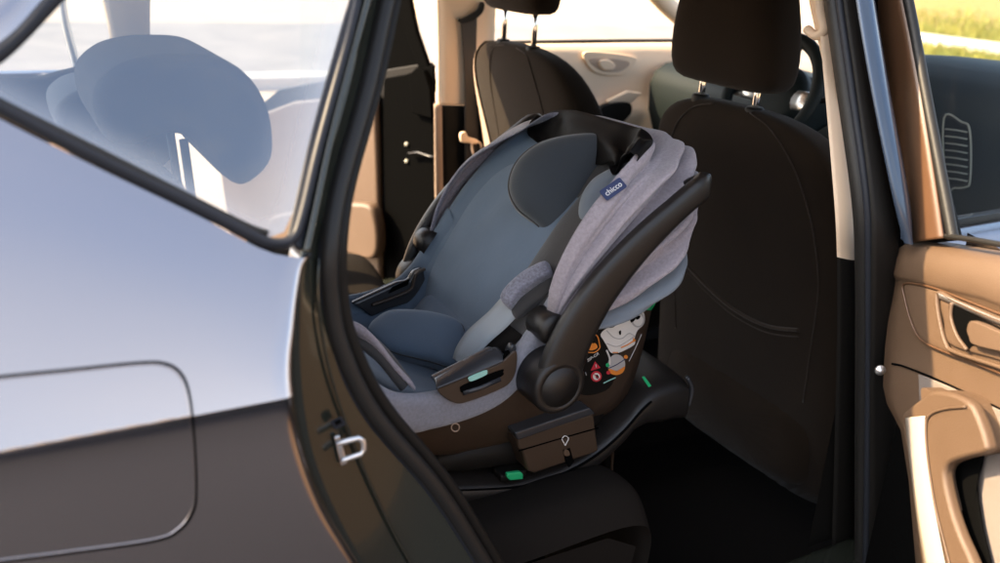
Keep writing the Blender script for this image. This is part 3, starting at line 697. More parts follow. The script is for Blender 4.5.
# ------------------------------------------------------------------ dashboard, vent, steering wheel
ds = sub_empty('dashboard', car)
DX = .66
rows = []
for x, z in [(1.32, 1.06), (1.1, 1.085), (.9, 1.10), (.78, 1.105), (.71, 1.095), (.67, 1.07), (.655, 1.03), (.66, .95), (.70, .85), (.74, .7), (.8, .45)]:
    rows.append([V((x, y, z+.125*max(0, min(1, (-.03-y)/.13))*(1 if z > .9 else .3))) for y in [lerp(-.70, .70, j/48) for j in range(49)]])
grid('dash_top', rows, 'dash', ds)
def DV(u, v, dx=0): return P(u, v, X=DX-.012+dx)
plate('vent_surround', cr([DV(*p) for p in [(944, 117), (962, 121), (970, 126), (972, 150), (971, 182), (966, 189), (955, 190), (946, 184)]], 48, True), (-.012, 0, 0), 'black', ds, bevel=.003)
tube('vent_bezel', cr([DV(*p, dx=-.014) for p in [(944, 118), (962, 122), (969, 127), (971, 150), (970, 181), (966, 187), (955, 188), (946, 185)]], 48, True), 0.0022, 'bench_grey', ds, closed=True, n=8)
plate('vent_recess', cr([DV(*p, dx=-.0125) for p in [(945, 122), (960, 125), (967, 130), (968, 150), (967, 178), (963, 184), (955, 184), (946, 180)]], 48, True), (-.001, 0, 0), 'hole', ds, bevel=0)
for i in range(8):
    v = 130+i*7
    tube('vent_slat', [DV(946, v-1, -.016), DV(956, v, -.018), DV(967, v+2, -.016)], (.0042, .0018), 'bench_grey', ds, n=8)
sw = sub_empty('steering_wheel', car)
WC = P(770, 92, X=.33); WN = V((-.92, .0, .39)).normalized()
e1 = V((0, 1, 0)); e2 = WN.cross(e1).normalized()
rim_r = (P(813, 90, X=.33)-WC).length*1.02
tube('wheel_rim', [WC+e1*(rim_r*math.cos(a))+e2*(rim_r*math.sin(a)) for a in [2*math.pi*i/64 for i in range(64)]], (.015, .013), 'dash', sw, closed=True, n=12)
lathe('wheel_hub', WC-WN*.03, WN, [(.075, -.02), (.075, .0), (.06, .015), (.03, .02), (.0001, .021)], 'dash', sw, n=28)
for ang in (0, 180, 270):
    a = R(ang); d = e1*math.cos(a)+e2*math.sin(a)
    tube('spoke', [WC-WN*.02+d*.05, WC-WN*.012+d*(rim_r-.01)], (.022, .006), 'satin' if ang != 270 else 'dash', sw, up=d.cross(WN), n=12)
tube('stalk', [WC-WN*.06, WC-WN*.06+V((.02, -.15, .03))], (.010, .007), 'black', sw, n=10)
box('column_shroud', WC-WN*.11, (.16, .11, .10), 'dash', sw, bevel=.02, rot=Matrix.Rotation(R(-23), 3, 'Y'))
box('instrument_binnacle', (.74, WC.y, 1.12), (.14, .34, .12), 'dash', ds, bevel=.03)
# ================================================================== ISOFIX BASE
YC = -.355
base = empty('car_seat_base', (-.45, YC, .62), label='black click-in base with green indicator standing on the rear seat under the infant carrier', category='car seat base')
W_B = .195
# rim sweep: near side low at the seat cushion, rising to the front block
prof_b = [(-.72, .655), (-.66, .632), (-.58, .615), (-.50, .605), (-.42, .612), (-.36, .632), (-.31, .665), (-.275, .698), (-.245, .716), (-.20, .722), (-.168, .718)]
cb = cr([V((x, 0, z)) for x, z in prof_b], 60)
rows = []
for i, p in enumerate(cb):
    t = i/59; hw = W_B-.02*max(0, .25-t)*4*.8-.0*t; th = .056 if t < .66 else lerp(.056, .092, min(1, (t-.66)/.2))
    ring = []
    for k in range(36):
        a = 2*math.pi*k/36; c, s = math.cos(a), math.sin(a); e = 2/4.5
        ring.append(V((p.x, YC+abs(c)**e*math.copysign(1, c)*hw, p.z-th/2+abs(s)**e*math.copysign(1, s)*th/2)))
    rows.append(ring)
grid('base_frame', rows, 'handle', base, close_v=True, caps=True)
# upper tray that takes the carrier
rows = []
for x, z0, z1, hw in [(-.66, .625, .655, .15), (-.60, .615, .675, .165), (-.50, .605, .675, .17), (-.40, .61, .675, .17), (-.33, .65, .69, .16)]:
    rows.append([V((x, YC+abs(math.cos(a))**.4*math.copysign(1, math.cos(a))*hw, (z0+z1)/2+abs(math.sin(a))**.4*math.copysign(1, math.sin(a))*(z1-z0)/2)) for a in [2*math.pi*k/28 for k in range(28)]])
grid('tray', rows, 'black', base, close_v=True, caps=True)
tube('rim_line', [V((p.x, YC-W_B-.001+.02*max(0, .25-i/59)*4*.8, p.z-.014)) for i, p in enumerate(cb[4:46])], .0022, 'hole', base, n=8)
# release housing on the near side
By = YC-W_B-.012
hp = [P(*p, Y=By) for p in [(517, 438), (594, 413), (599, 452), (535, 474), (528, 472), (522, 452), (518, 448)]]
plate('release_housing', hp, (0, .08, 0), 'shell', base, bevel=.005, seg=3)
tp = [P(*p, Y=By-.004) for p in [(515, 433), (590, 408), (596, 414), (518, 441)]]
plate('housing_lid', [tp[0], tp[1], tp[2], tp[3]], (0, .09, .0), 'trim_dark', base, bevel=.003)
tube('housing_line', [P(*p, Y=By-.0005) for p in [(519, 451), (556, 440), (598, 428)]], .0012, 'hole', base, n=8)
mk('release_notch', [P(*p, Y=By-.0008) for p in [(563, 450), (570, 448), (574, 462), (569, 468), (565, 462)]], [(0, 1, 2, 3, 4)], 'hole', base, smooth=False)
tube('pin_mark', cr([P(*p, Y=By-.001) for p in [(565, 436), (568.5, 438.5), (566.5, 443), (565.3, 445.5), (564, 443), (562, 439)]], 24, True), .0008, 'white', base, closed=True, n=6)
plate('release_button', cr([P(*p, Y=By-.0005) for p in [(565, 449), (568.5, 451), (569, 455), (564.5, 455.5), (563.5, 452)]], 20, True), (0, -.002, 0), 'beige', base, bevel=.0008)
plate('lock_indicator', [P(*p, Y=YC-W_B+.004) for p in [(505, 471.5), (518, 470), (521, 472), (521, 477), (508, 478.5), (505, 476)]], (0, -.008, 0), 'green', base, bevel=.002)
box('indicator_housing', P(510, 472, Y=YC-W_B+.022), (.05, .03, .014), 'black', base, bevel=.004)
# front block, its edge lip and green slot, and the support leg
gi = [P(*p, Y=YC-W_B-.0008) for p in [(641.5, 377), (644, 376), (651, 385.5), (648, 387)]]
plate('leg_indicator', gi, (0, -.002, 0), 'green', base, bevel=.0006)
tube('front_lip', cr([V((-.172, YC-W_B+.01, .722)), V((-.162, YC-W_B+.006, .70)), V((-.165, YC-W_B+.006, .668))], 20), (.008, .004), 'trim_dark', base, n=10)
lx = P(653, 440, Y=-.42).x
tube('support_leg', [V((-.205, YC, .69)), V((-.18, YC, .29))], (.020, .014), 'black', base, n=14)
tube('leg_rail', [V((-.205, YC-.022, .67)), V((-.182, YC-.022, .33))], .003, 'beige', base, n=8)
box('leg_foot', (-.18, YC, .29), (.09, .08, .02), 'black', base, bevel=.006)

# ================================================================== INFANT CARRIER
ic = empty('infant_carrier', (-.5, YC, .66), label='rear-facing infant carrier with mauve grey folded canopy and slate blue padding clicked onto the base', category='infant carrier')
W = .208
NS = 70
Rk = cr([V((x, 0, z)) for x, z in [(-.812, .878), (-.745, .812), (-.655, .800), (-.565, .822), (-.502, .895), (-.437, .992), (-.352, 1.078), (-.275, 1.125)]], NS)
Ik = cr([V((x, 0, z)) for x, z in [(-.785, .835), (-.715, .765), (-.63, .735), (-.565, .745), (-.49, .86), (-.415, .97), (-.335, 1.06), (-.262, 1.115)]], NS)
Bk = cr([V((x, 0, z)) for x, z in [(-.80, .86), (-.765, .74), (-.67, .672), (-.54, .652), (-.41, .655), (-.288, .690), (-.246, .86), (-.222, 1.05)]], NS)
def side_w(s): return W*(1-.16*max(0, (s-.80)/.2)**2-.10*max(0, (.15-s)/.15)**2)
rows = []
for i in range(NS):
    s = i/(NS-1); w = side_w(s); r, b = Rk[i], Bk[i]; ring = []
    c0 = r.lerp(b, .5)
    half = []
    for k in range(9): # near side, rim to bottom
        t = k/8; p = r.lerp(b, t); half.append((w-.050*t**2.2, p))
    for k in range(1, 7): # under the belly to the centre line
        t = k/6; dn = (b-c0).normalized(); half.append(((w-.050)*(1-t), b+dn*(.022*(1-(1-t)**2))))
    ring = [V((p.x, YC-y, p.z)) for y, p in half]+[V((p.x, YC+y, p.z)) for y, p in half[-2::-1]]
    rows.append(ring)
shell = grid('carrier_shell', rows, 'shell', ic, solid=.006, offs=-1)
def liner(s, y, off=0):
    i = s*(NS-1); j = min(NS-2, int(i)); f = i-j
    r = Rk[j].lerp(Rk[j+1], f); c = Ik[j].lerp(Ik[j+1], f); w = side_w(s)-.006; q = min(1, abs(y)/w)
    p = c.lerp(r, q**3.2)
    t = (Ik[j+1]-Ik[j]).normalized(); nn = V((-t.z, 0, t.x))
    if nn.z < 0 and s < .5: nn = -nn
    nn2 = (nn*(1-q**3)+V((0, -math.copysign(1, y), 0))*q**3).normalized()
    return V((p.x, YC+y, p.z))+nn2*(off+.0035*noise.noise(V((p.x*16, y*16, p.z*16)))*(1-q**4))
def patch(name, s0, s1, y0, y1, h, mt, parent, power=3, ns=26, ny=22, base=.002, skew=0, e=4, **kw):
    """a padded panel lying on the seat liner, with rounded corners"""
    rows = []
    for i in range(ns+1):
        a = i/ns*2-1; row = []
        for j in range(ny+1):
            b = j/ny*2-1
            # squircle mapping
            aa = a*math.sqrt(max(0, 1-.35*b*b)) if e == 2 else a*(1-.10*b**4); bb = b*(1-.14*a**4)
            s = lerp(s0, s1, (aa+1)/2); y = lerp(y0, y1, (bb+1)/2)+skew*aa
            hh = (1-abs(a)**power)*(1-abs(b)**power)
            row.append(liner(s, y, base+h*max(0, hh)**.45))
        rows.append(row)
    return grid(name, rows, mt, parent, **kw)
rows = [[liner(i/(NS-1), (lerp(-1, 1, j/30))*(side_w(i/(NS-1))-.006)) for j in range(31)] for i in range(NS)]
grid('seat_liner', rows, 'liner', ic, solid=.006, offs=0)
pf = sub_empty('padding', ic)
patch('back_pad', .47, .84, -.17, .175, .016, 'liner', pf, power=4)
patch('seat_pad', .06, .45, -.15, .14, .016, 'liner', pf, power=4)
in_n = V((-.45, -.30, .84)).normalized(); in_c = liner(.40, -.02, .062)
in_px = [(369, 331), (377, 320), (394, 312), (426, 313), (455, 320), (464, 331), (462, 353), (455, 367), (426, 360), (394, 352), (379, 343)]
in_pts = [P(*p, n=in_n, d=in_n.dot(in_c)) for p in in_px]
puff('lumbar_insert', in_pts, in_n, .020, 'liner', pf, n=60, rings=12, back=1.6, power=3)
tube('insert_piping', cr([p-in_n*.002 for p in in_pts], 80, True), .0016, 'liner_dark', pf, closed=True, n=6)
patch('insert_wedge', .36, .52, -.155, .15, .034, 'liner', pf, power=3)
patch('side_lining', .50, .93, -.206, -.085, .022, 'liner_dark', pf, power=4)
patch('crown_pad', .70, .97, -.12, .10, .012, 'liner_dark', pf, power=4)
# head wings
hs = sub_empty('head_support', ic)
wn = V((-.30, -.84, .45)).normalized()
wc = liner(.82, .035, .135)
def wing(u, v, c=wc, n=wn, off=0): return P(u, v, n=n, d=n.dot(c)+off)
puff('head_wing', [wing(*p) for p in [(509, 186), (516, 163), (534, 146), (560, 137), (592, 134), (606, 140), (600, 165), (590, 195), (578, 226), (566, 242), (553, 238), (535, 222), (517, 207)]], wn, .034, 'pad', hs, n=60, rings=12, back=1.2, power=2.6)
tube('wing_piping', cr([wing(*p)-wn*.003 for p in [(509, 186), (516, 163), (534, 146), (560, 137), (592, 134), (606, 140), (600, 165), (590, 195), (578, 226), (566, 242), (553, 238), (535, 222), (517, 207)]], 90, True), .0020, 'liner_dark', hs, closed=True, n=6)
wn2 = V((-.55, .62, .50)).normalized()
wc2 = liner(.80, -.135, .05)
wf = V((-.45, -.75, .45)).normalized()
puff('head_wing', [wing(*p, c=wc2, n=wf) for p in [(579, 222), (580, 200), (590, 182), (604, 172), (618, 166), (636, 160), (640, 168), (628, 186), (610, 206), (592, 226), (584, 230)]], wf, .020, 'skyfab', hs, n=60, rings=10, back=1.4, power=2.6)
# rim trim in mauve fabric along the near and far side and the foot end
for sg in (-1, 1):
    rows = []
    for i in range(0, 46):
        s = i/(NS-1); w = side_w(s); r, b = Rk[i], Bk[i]; ins = Ik[i]
        dn = (b-r).normalized(); dp = min(.055+.025*max(0, 1-abs(s-.12)/.12), (b-r).length*.55)
        if s > .42: dp *= 1.0-.25*(s-.42)/.25
        rows.append([V((r.x, YC+sg*(w-.035), r.z-.018)), V((r.x, YC+sg*(w-.016), r.z+.006)), V((r.x, YC+sg*(w+.002), r.z+.010)), V((r.x, YC+sg*(w+.0075), r.z-.004))]+[V((r.x+dn.x*dp*t, YC+sg*(w+.007-.030*(dp*t/.1)**2*.6), r.z+dn.z*dp*t+.003*math.sin(s*60)*t*(s < .2))) for t in (.3, .65, 1)]+[V((r.x+dn.x*dp, YC+sg*(w-.006), r.z+dn.z*dp))])
    grid('rim_cover', rows, 'rimfab' if sg < 0 else 'liner', ic, sub=1)
# raised fabric flap at the foot end
fl = cr([P(*p, Y=y) for p, y in [((347, 322), -.47), ((362, 328), -.485), ((378, 343), -.50), ((395, 365), -.515), ((413, 385), -.53)]], 30)
rows = []
for i, p in enumerate(fl):
    t = i/29; dp = .06*math.sin(math.pi*min(1, .25+t*.75))+.004
    rows.append([p+V((.006, .016, -dp*.7)), p+V((.003, .012, -.006)), p+V((0, .004, .004)), p+V((0, -.006, .002)), p+V((0, -.009, -.010)), p+V((.004, -.002, -dp*.35))])
grid('foot_flap', rows, 'mauve', ic, sub=1, solid=.003)
tube('flap_lining', [p+V((.012, .0, -.028)) for p in fl[2:24]], [(.010, .02)]*22, 'liner_dark', ic, n=10, up=(0, 0, 1))

# near armrest with slot, mint indicator; far armrest
ya = YC-W-.010
def NA(u, v, off=0): return P(u, v, Y=ya-off)
arm = [(433, 379), (492, 349), (500, 351), (503, 358), (506, 364), (509, 350), (513, 344), (517, 346), (518, 358), (516, 372), (510, 384), (500, 391), (478, 399), (462, 404), (451, 403), (443, 393)]
aa = cr([NA(*p, off=.0045) for p in [(436, 388), (470, 374), (496, 363), (503, 360)]], 24); ab = cr([P(*p, Y=ya+.020) for p in [(433, 379), (465, 362), (492, 349.5), (500, 350.5)]], 24)
grid('armrest_top', [[p.lerp(q, t)+V((0, -.002*math.sin(math.pi*t), .002*math.sin(math.pi*t))) for t in (-.12, 0, .3, .6, .9, 1, 1.1)] for p, q in zip(aa, ab)], 'trim_dark', ic, solid=.003)
plate('armrest', [NA(*p, off=-.016) for p in arm], (0, .014, 0), 'trim_dark', ic, bevel=.006, seg=3)
plate('armrest_face', cr([NA(*p, off=.001) for p in [(437, 387), (470, 374), (498, 363), (511, 352), (516, 352), (515, 370), (509, 382), (498, 389), (470, 400), (453, 402)]], 50, True), (0, -.004, 0), 'shell', ic, bevel=.002)
plate('armrest_slot', cr([NA(*p, off=.0055) for p in [(460, 389), (465, 384), (500, 370), (503, 372), (500, 377), (466, 392)]], 40, True), (0, -.001, 0), 'hole', ic, bevel=.0004)
tube('slot_lip', [NA(*p, off=.006) for p in [(463, 393), (480, 388), (500, 379)]], (.004, .004), 'trim_dark', ic, n=10)
plate('mint_indicator', cr([NA(*p, off=.0065) for p in [(468, 379), (470, 376), (485, 370), (487, 372), (485, 375), (471, 381)]], 30, True), (0, -.002, 0), 'mint', ic, bevel=.0006)
plate('armrest_recess', [NA(*p, off=-.004) for p in [(503, 352), (508, 350), (511, 358), (508, 366), (503, 364)]], (0, -.0045, 0), 'hole', ic, bevel=0)
yb = YC+W-.045
FA = lambda u, v, off=0: P(u, v, Y=yb-off)
plate('armrest', [FA(*p) for p in [(352, 304), (398, 283), (409, 281), (414, 272), (424, 268), (426, 280), (420, 296), (408, 304), (388, 310), (372, 318), (366, 312)]], (0, .016, 0), 'trim_dark', ic, bevel=.006, seg=3)
tube('armrest_edge', cr([FA(*p, off=.004) for p in [(372, 305), (392, 298), (410, 290), (414, 281), (417, 273), (425, 269)]], 40), (.0035, .003), 'shell', ic, n=8)
mk('armrest_recess', [FA(*p, off=.001) for p in [(388, 294), (408, 285), (410, 279), (392, 287)]], [(0, 1, 2, 3)], 'hole', ic, smooth=False)

# harness: near strap and its pad, buckle tongue hidden in the seat
hr = sub_empty('harness', ic)
hn = V((-.62, -.45, .64)).normalized()
hc = P(505, 318, Y=-.505)
def H(u, v, off=0): return P(u, v, n=hn, d=hn.dot(hc)+off)
cl = cr([H(462, 366, -.02), H(466, 354, -.008), H(477, 338, .0), H(497, 320, .004), (H(510, 306, .006))], 30)
sd = (H(520, 318)-H(497, 300)).normalized()
rows = [[p+sd*(t*.021)+hn*(.0015*math.cos(t*1.5)) for t in (-1, -.5, 0, .5, 1)] for p in cl]
grid('strap', rows, 'strap', hr, solid=.002)
cl2 = cr([H(470, 372, -.02), H(478, 360, -.012), H(494, 346, -.008), H(516, 330, -.004)], 20)
grid('strap_lower', [[p+sd*(t*.018) for t in (-1, 0, 1)] for p in cl2], 'bench', hr, solid=.002)
for nm, px, off, mt_, hh in [('shoulder_pad', [(501, 299), (506, 289), (521, 275), (536, 266), (547, 262), (551, 268), (551, 276), (535, 286), (521, 297), (512, 308), (507, 307)], .016, 'mauve_dark', .016), ('shoulder_pad_side', [(512, 309), (522, 298), (537, 287), (552, 277), (553, 287), (548, 296), (534, 306), (521, 317), (515, 318)], .006, 'liner_dark', .010)]:
    puff(nm, [H(*p, off=off) for p in px], hn, hh, mt_, hr, n=44, rings=8, back=.8, power=3)

# carry handle: two flat arms from round pivots, joined behind the head
hdl = sub_empty('carry_handle', ic)
def arm_side(sg):
    Y = YC+sg*(W+.048)
    pts = [(556, 384), (566, 352), (581, 321), (603, 287), (634, 250), (664, 220), (690, 197), (701, 188)]
    pts2 = [P(*p, Y=YC-W-.048) for p in pts]
    return [V((p.x, Y, p.z)) for p in pts2]
cn, cf = arm_side(-1), arm_side(1)
top = cn[-1]
mid = [V((top.x+.008, YC-W-.038, top.z+.002)), V((top.x+.010, YC-W+.010, top.z-.02)), V((top.x+.012, YC-.11, top.z-.045)), V((top.x+.012, YC, top.z-.05)), V((top.x+.012, YC+.11, top.z-.045)), V((top.x+.010, YC+W-.010, top.z-.02)), V((top.x+.008, YC+W+.038, top.z+.002))]
path = arc_resample(cr(cn+mid+cf[::-1], 260), 120)
rows = []
for i, p in enumerate(path):
    a = path[min(119, i+1)]; b = path[max(0, i-1)]; t = (a-b).normalized()
    f = min(i, 119-i)/59.5                      # 0 at a pivot, 1 at the middle of the bar
    lat = V((0, 1, 0)) if f < .5 else V((0, 1, 0))
    s = lat-t*lat.dot(t)
    if s.length < .3 or f > .62: s = V((-.3, 0, 1)); s = s-t*s.dot(t)
    s.normalize(); w = t.cross(s)
    if f <= .62: rs, rw = .0135, lerp(.041, .020, min(1, f/.5))
    else: rs, rw = .017, lerp(.020, .016, min(1, (f-.62)/.1))
    ring = []
    for k in range(20):
        an = 2*math.pi*k/20; c, sn = math.cos(an), math.sin(an); e = 2/3.2
        ring.append(p+s*(abs(c)**e*math.copysign(1, c)*rs)+w*(abs(sn)**e*math.copysign(1, sn)*rw))
    rows.append(ring)
# keep ring start aligned
for i in range(1, len(rows)):
    best = min(range(20), key=lambda k: sum((rows[i][(j+k) % 20]-rows[i-1][j]).length_squared for j in range(0, 20, 4)))
    rev = rows[i][::-1]
    bestr = min(range(20), key=lambda k: sum((rev[(j+k) % 20]-rows[i-1][j]).length_squared for j in range(0, 20, 4)))
    e1_ = sum((rows[i][(j+best) % 20]-rows[i-1][j]).length_squared for j in range(20)); e2_ = sum((rev[(j+bestr) % 20]-rows[i-1][j]).length_squared for j in range(20))
    rows[i] = rows[i][best:]+rows[i][:best] if e1_ <= e2_ else rev[bestr:]+rev[:bestr]
grid('handle_bar', rows, 'handle', hdl, close_v=True, caps=True)
for sg in (-1, 1):
    pc = V((cn[0].x, YC+sg*(W+.028), cn[0].z))
    lathe('pivot', pc, (0, sg, 0), [(.046, -.030), (.046, .028), (.043, .0325), (.0340, .0342), (.0335, .0328), (.0322, .0328), (.0316, .0350), (.0001, .0352)], 'handle', hdl, n=40)

# canopy, folded back: arches from hub to hub
HUB = V((-.497, 0, .895))
def can(phi, s, lift=0):
    """phi 0..1 from the front hoop to the hem on the shell; s 0..1 near hub to far hub"""
    a = math.pi*s; q = max(0, math.sin(a)); lat = -math.cos(a)
    u = q**.52                                                  # 0 at a hub, 1 behind the head
    r = lerp(.325, .292, phi)+.055*math.sin(math.pi*min(1, phi*1.05))
    fw_ = max(0, min(1, (lat+.55)/1.1)); fw_ = fw_*fw_*(3-2*fw_)
    ang = R(lerp(lerp(lerp(104, 52, u**.8), lerp(84, 46, u**.8), fw_), lerp(-16, 20, u), phi**1.0)); r *= 1-.06*fw_*(1-phi)
    y = abs(lat)**.42*math.copysign(1, lat)*(W+.020-.016*max(0, 1-phi/.12))
    fold = math.sin(phi*2*math.pi*5.2+1.6*math.sin(s*4.1)+2.2*noise.noise(V((phi*2, s*4, 7))))
    fold += .30*math.sin(phi*2*math.pi*12.3+3*math.sin(s*6+phi*4))+.35*noise.noise(V((phi*14, s*10, 3)))
    amp = min(1, u*1.6)
    rad = r*u*(1+.055*fold*u)+.012*noise.noise(V((phi*5, s*9, 1)))*amp
    y += math.copysign(1, lat)*amp*abs(lat)**.3*(.015*min(1, phi/.22)*fold+.014+.008*noise.noise(V((phi*6, s*9, 4)))) + math.copysign(lift, lat)
    p = HUB+V((math.cos(ang)*rad, 0, math.sin(ang)*rad))
    return V((p.x, YC+y, p.z))
NP_, NSS = 90, 110
rows = [[can(i/NP_*.93, j/NSS) for j in range(NSS+1)] for i in range(NP_+1)]
grid('canopy', rows, 'mauve', ic, solid=.003)
rows = [[can(.90+.16*i/10, j/NSS, -.004) for j in range(NSS+1)] for i in range(11)]
grid('canopy_hem', rows, 'skyfab', ic, solid=.003)
# melange binding that follows the front hoop on the far side, and the thin black sun veil over its crown
rows = []
for j in range(60, 111):
    s = j/NSS
    p0, p1 = can(0, s), can(.07, s); d = (p0-p1).normalized()
    rows.append([p0+d*t*.046*math.sin(math.pi*min(1, .03+(s-.545)*2.3))+V((-.006*math.sin(t*3), -.004*t, .004)) for t in (-.3, 0, .25, .5, .75, 1)])
grid('canopy_border', rows, 'mauve_dark', ic, solid=.003, sub=1)
rows = []
for j in range(0, 49):
    f = j/48; s = lerp(.235, .68, f); row = []
    env = math.sin(math.pi*min(1, max(0, f)))**.5
    for i in range(29):
        t = i/28
        if t < .45: p = can(.14*(1-t/.45), s)
        else:
            q_ = (t-.45)/.55; p = can(0, s)+V((-.045*q_, .012*q_*(1 if s < .4 else -1), -.062*q_**.8))*env
        w_ = .010*math.sin(t*8+j*.30)*t+.012*noise.noise(V((t*4, j*.13, 2)))
        row.append(p+V((-.006, 0, .012))+V((-.4, 0, .9))*w_*env)
    rows.append(row)
grid('sun_veil', rows, 'mesh_black', ic, solid=.0015, sub=1)
# hub caps
for sg in (-1, 1):
    c = V((HUB.x-.002, YC+sg*(W+.006), HUB.z-.006))
    lathe('canopy_hub', c, (0, sg, 0), [(.025, -.02), (.025, .020), (.022, .025), (.012, .027), (.0001, .0275)], 'handle', ic, n=28)
    lathe('hub_screw', c+V((.014, sg*.026, -.010)), (0, sg, 0), [(.0045, -.006), (.0045, .001), (.003, .003), (.0001, .0032)], 'satin', ic, n=14)

# printed stickers on the near side of the shell, laid on its surface
from mathutils.bvhtree import BVHTree
def bvh(o):
    me = o.data; return BVHTree.FromPolygons([v.co.copy() for v in me.vertices], [tuple(p.vertices) for p in me.polygons])
SB = bvh(shell)
def hit(u, v, off=.001):
    h, n, i, d = SB.ray_cast(CP, ray(u, v).normalized())
    if h is None: h = P(u, v, Y=YC-W); n = V((0, -1, 0))
    if n.dot(CP-h) < 0: n = -n
    return h+n*off
def decal(name, px, mt, off=.001, n=None, parent=None, thick=.0003, smooth=True):
    pts = [V((u, v, 0)) for u, v in px]
    if smooth: pts = cr(pts, n or 36, True)
    c = sum(pts, V())/len(pts); vs = [hit(c.x, c.y, off)]; fs = []; K = len(pts)
    for r in (1, 2, 3, 4):
        for p in pts: q = c.lerp(p, r/4); vs.append(hit(q.x, q.y, off))
    for j in range(K): fs.append((0, 1+j, 1+(j+1) % K))
    for r in range(3):
        for j in range(K): fs.append((1+r*K+j, 1+(r+1)*K+j, 1+(r+1)*K+(j+1) % K, 1+r*K+(j+1) % K))
    return mk(name, vs, fs, mt, parent or lab, smooth=True)
def line(name, px, mt, r=.0007, off=.0012, parent=None, n=24, closed=False):
    return tube(name, [hit(p.x, p.y, off) for p in cr([V((u, v, 0)) for u, v in px], n, closed)], r, mt, parent or lab, n=6, closed=closed)
lab = sub_empty('safety_sticker', ic)

decal('warning_panel', [(572, 384), (578, 350), (592, 322), (604, 316), (612, 330), (620, 352), (612, 384), (596, 394), (580, 394)], 'black', .0006)
line('pictogram_frame', [(587, 340), (593, 335), (597, 336), (599, 344), (599, 348), (594, 352), (586, 352)], 'orange', .0011)
decal('pictogram_child', [(586, 344), (590, 340), (592, 343), (595, 343), (597, 347), (592, 350), (587, 349)], 'orange', .0014)
decal('warning_triangle', [(590, 370.5), (594.5, 361), (600, 367.5)], 'red', .0014, smooth=False)
line('triangle_mark', [(595, 363.8), (595.4, 366.6)], 'white', .0008, .0022)
decal('ban_disc', [(595.8+5.4*math.cos(a), 376+5.4*math.sin(a)) for a in [2*math.pi*i/16 for i in range(16)]], 'red', .0014)
decal('ban_disc_field', [(595.8+3.6*math.cos(a), 376+3.6*math.sin(a)) for a in [2*math.pi*i/16 for i in range(16)]], 'white', .0019)
line('ban_bar', [(593.5, 373.8), (598.2, 378.4)], 'red', .0007, .0026)
decal('ban_figure', [(594.5, 375), (596.5, 374), (598, 376.5), (596, 378)], 'hole', .0023)
tx = hit(598, 352)-hit(586, 360); ty = hit(590, 350)-hit(593, 359)
text('sticker_text', 'SIP-CR', hit(592.5, 356.5, .0018), tx, ty, .0085, 'white', lab)
# diagram of the carrier on its base: pale print with outlines, orange and green dots
decal('diagram', [(600, 334), (606, 328), (613, 327), (617, 321), (612, 312), (615, 311), (622, 318), (628, 317), (632, 309), (640, 309), (644, 316), (643, 324), (637, 330), (634, 338), (634, 344), (624, 350), (616, 353), (610, 352), (606, 345), (603, 340)], 'white', .0014, n=60)
decal('diagram_head', [(637+7*math.cos(a), 319+8*math.sin(a)) for a in [2*math.pi*i/16 for i in range(16)]], 'grey_print', .0019)
decal('diagram_face', [(637+5*math.cos(a), 319.5+6*math.sin(a)) for a in [2*math.pi*i/16 for i in range(16)]], 'white', .0023)
decal('diagram_shade', [(629, 317), (633, 312), (636, 313), (634, 319), (630, 322)], 'hole', .0026)
decal('diagram_shade', [(635, 316), (639, 315), (638, 318), (635, 319)], 'hole', .0028)
line('diagram_outline', [(606, 330), (613, 337), (621, 338), (628, 333), (634, 336)], 'grey_print', .0006, .0022)
line('diagram_outline', [(606, 343), (616, 346), (626, 341), (633, 336)], 'grey_print', .0006, .0022)
decal('diagram_buckle', [(618, 331), (620, 330), (620, 334), (618.5, 334)], 'hole', .0022)
line('diagram_arrow', [(620, 347), (627, 344), (633, 340)], 'orange', .0010, .0024)
decal('diagram_arrow', [(632, 337), (635, 340), (632, 342)], 'orange', .0024, smooth=False)
line('diagram_leg', [(606, 350), (609, 358), (609, 364)], 'white', .0016, .0016)
line('diagram_arrow', [(612, 352), (617, 352)], 'orange', .0009, .0022)
decal('diagram_disc', [(616+8.6*math.cos(a), 364+10*math.sin(a)) for a in [2*math.pi*i/20 for i in range(20)]], 'grey_print', .0014)
decal('diagram_disc_base', [(608, 368), (616, 371), (624, 366), (622, 372), (616, 374.5), (610, 373)], 'orange', .0019)
line('diagram_disc_line', [(607, 368), (616, 364), (625, 358)], 'navy', .0007, .0022)
decal('diagram_dot', [(607+2*math.cos(a), 364.5+2*math.sin(a)) for a in [2*math.pi*i/12 for i in range(12)]], 'green', .002)
decal('diagram_dot', [(607.6+2*math.cos(a), 372+2*math.sin(a)) for a in [2*math.pi*i/12 for i in range(12)]], 'red', .002)
decal('diagram_dot', [(625+2*math.cos(a), 356.5+2*math.sin(a)) for a in [2*math.pi*i/12 for i in range(12)]], 'orange', .002)
line('small_print', [(628.5, 361), (635, 347.5), (641, 334)], 'grey_print', .0008)
line('small_print', [(603, 383), (609, 380), (615, 377.4)], 'mint', .0010)
line('small_print', [(585, 372), (586, 375)], 'grey_print', .0007)
decal('side_tag', [(572, 392), (571, 389), (575, 378), (579, 376), (582.5, 378), (582, 382), (578, 392), (575, 394)], 'tan_sunlit', .0016)
decal('green_label', [(639, 307.5), (644, 303), (652, 297), (657, 295), (655, 303), (650.5, 310), (645, 310)], 'green', .0016, smooth=False)
line('shell_ring', [(455+4*math.cos(a), 427+4*math.sin(a)) for a in [2*math.pi*i/12 for i in range(12)]], 'tan_sunlit', .0011, closed=True, parent=ic)
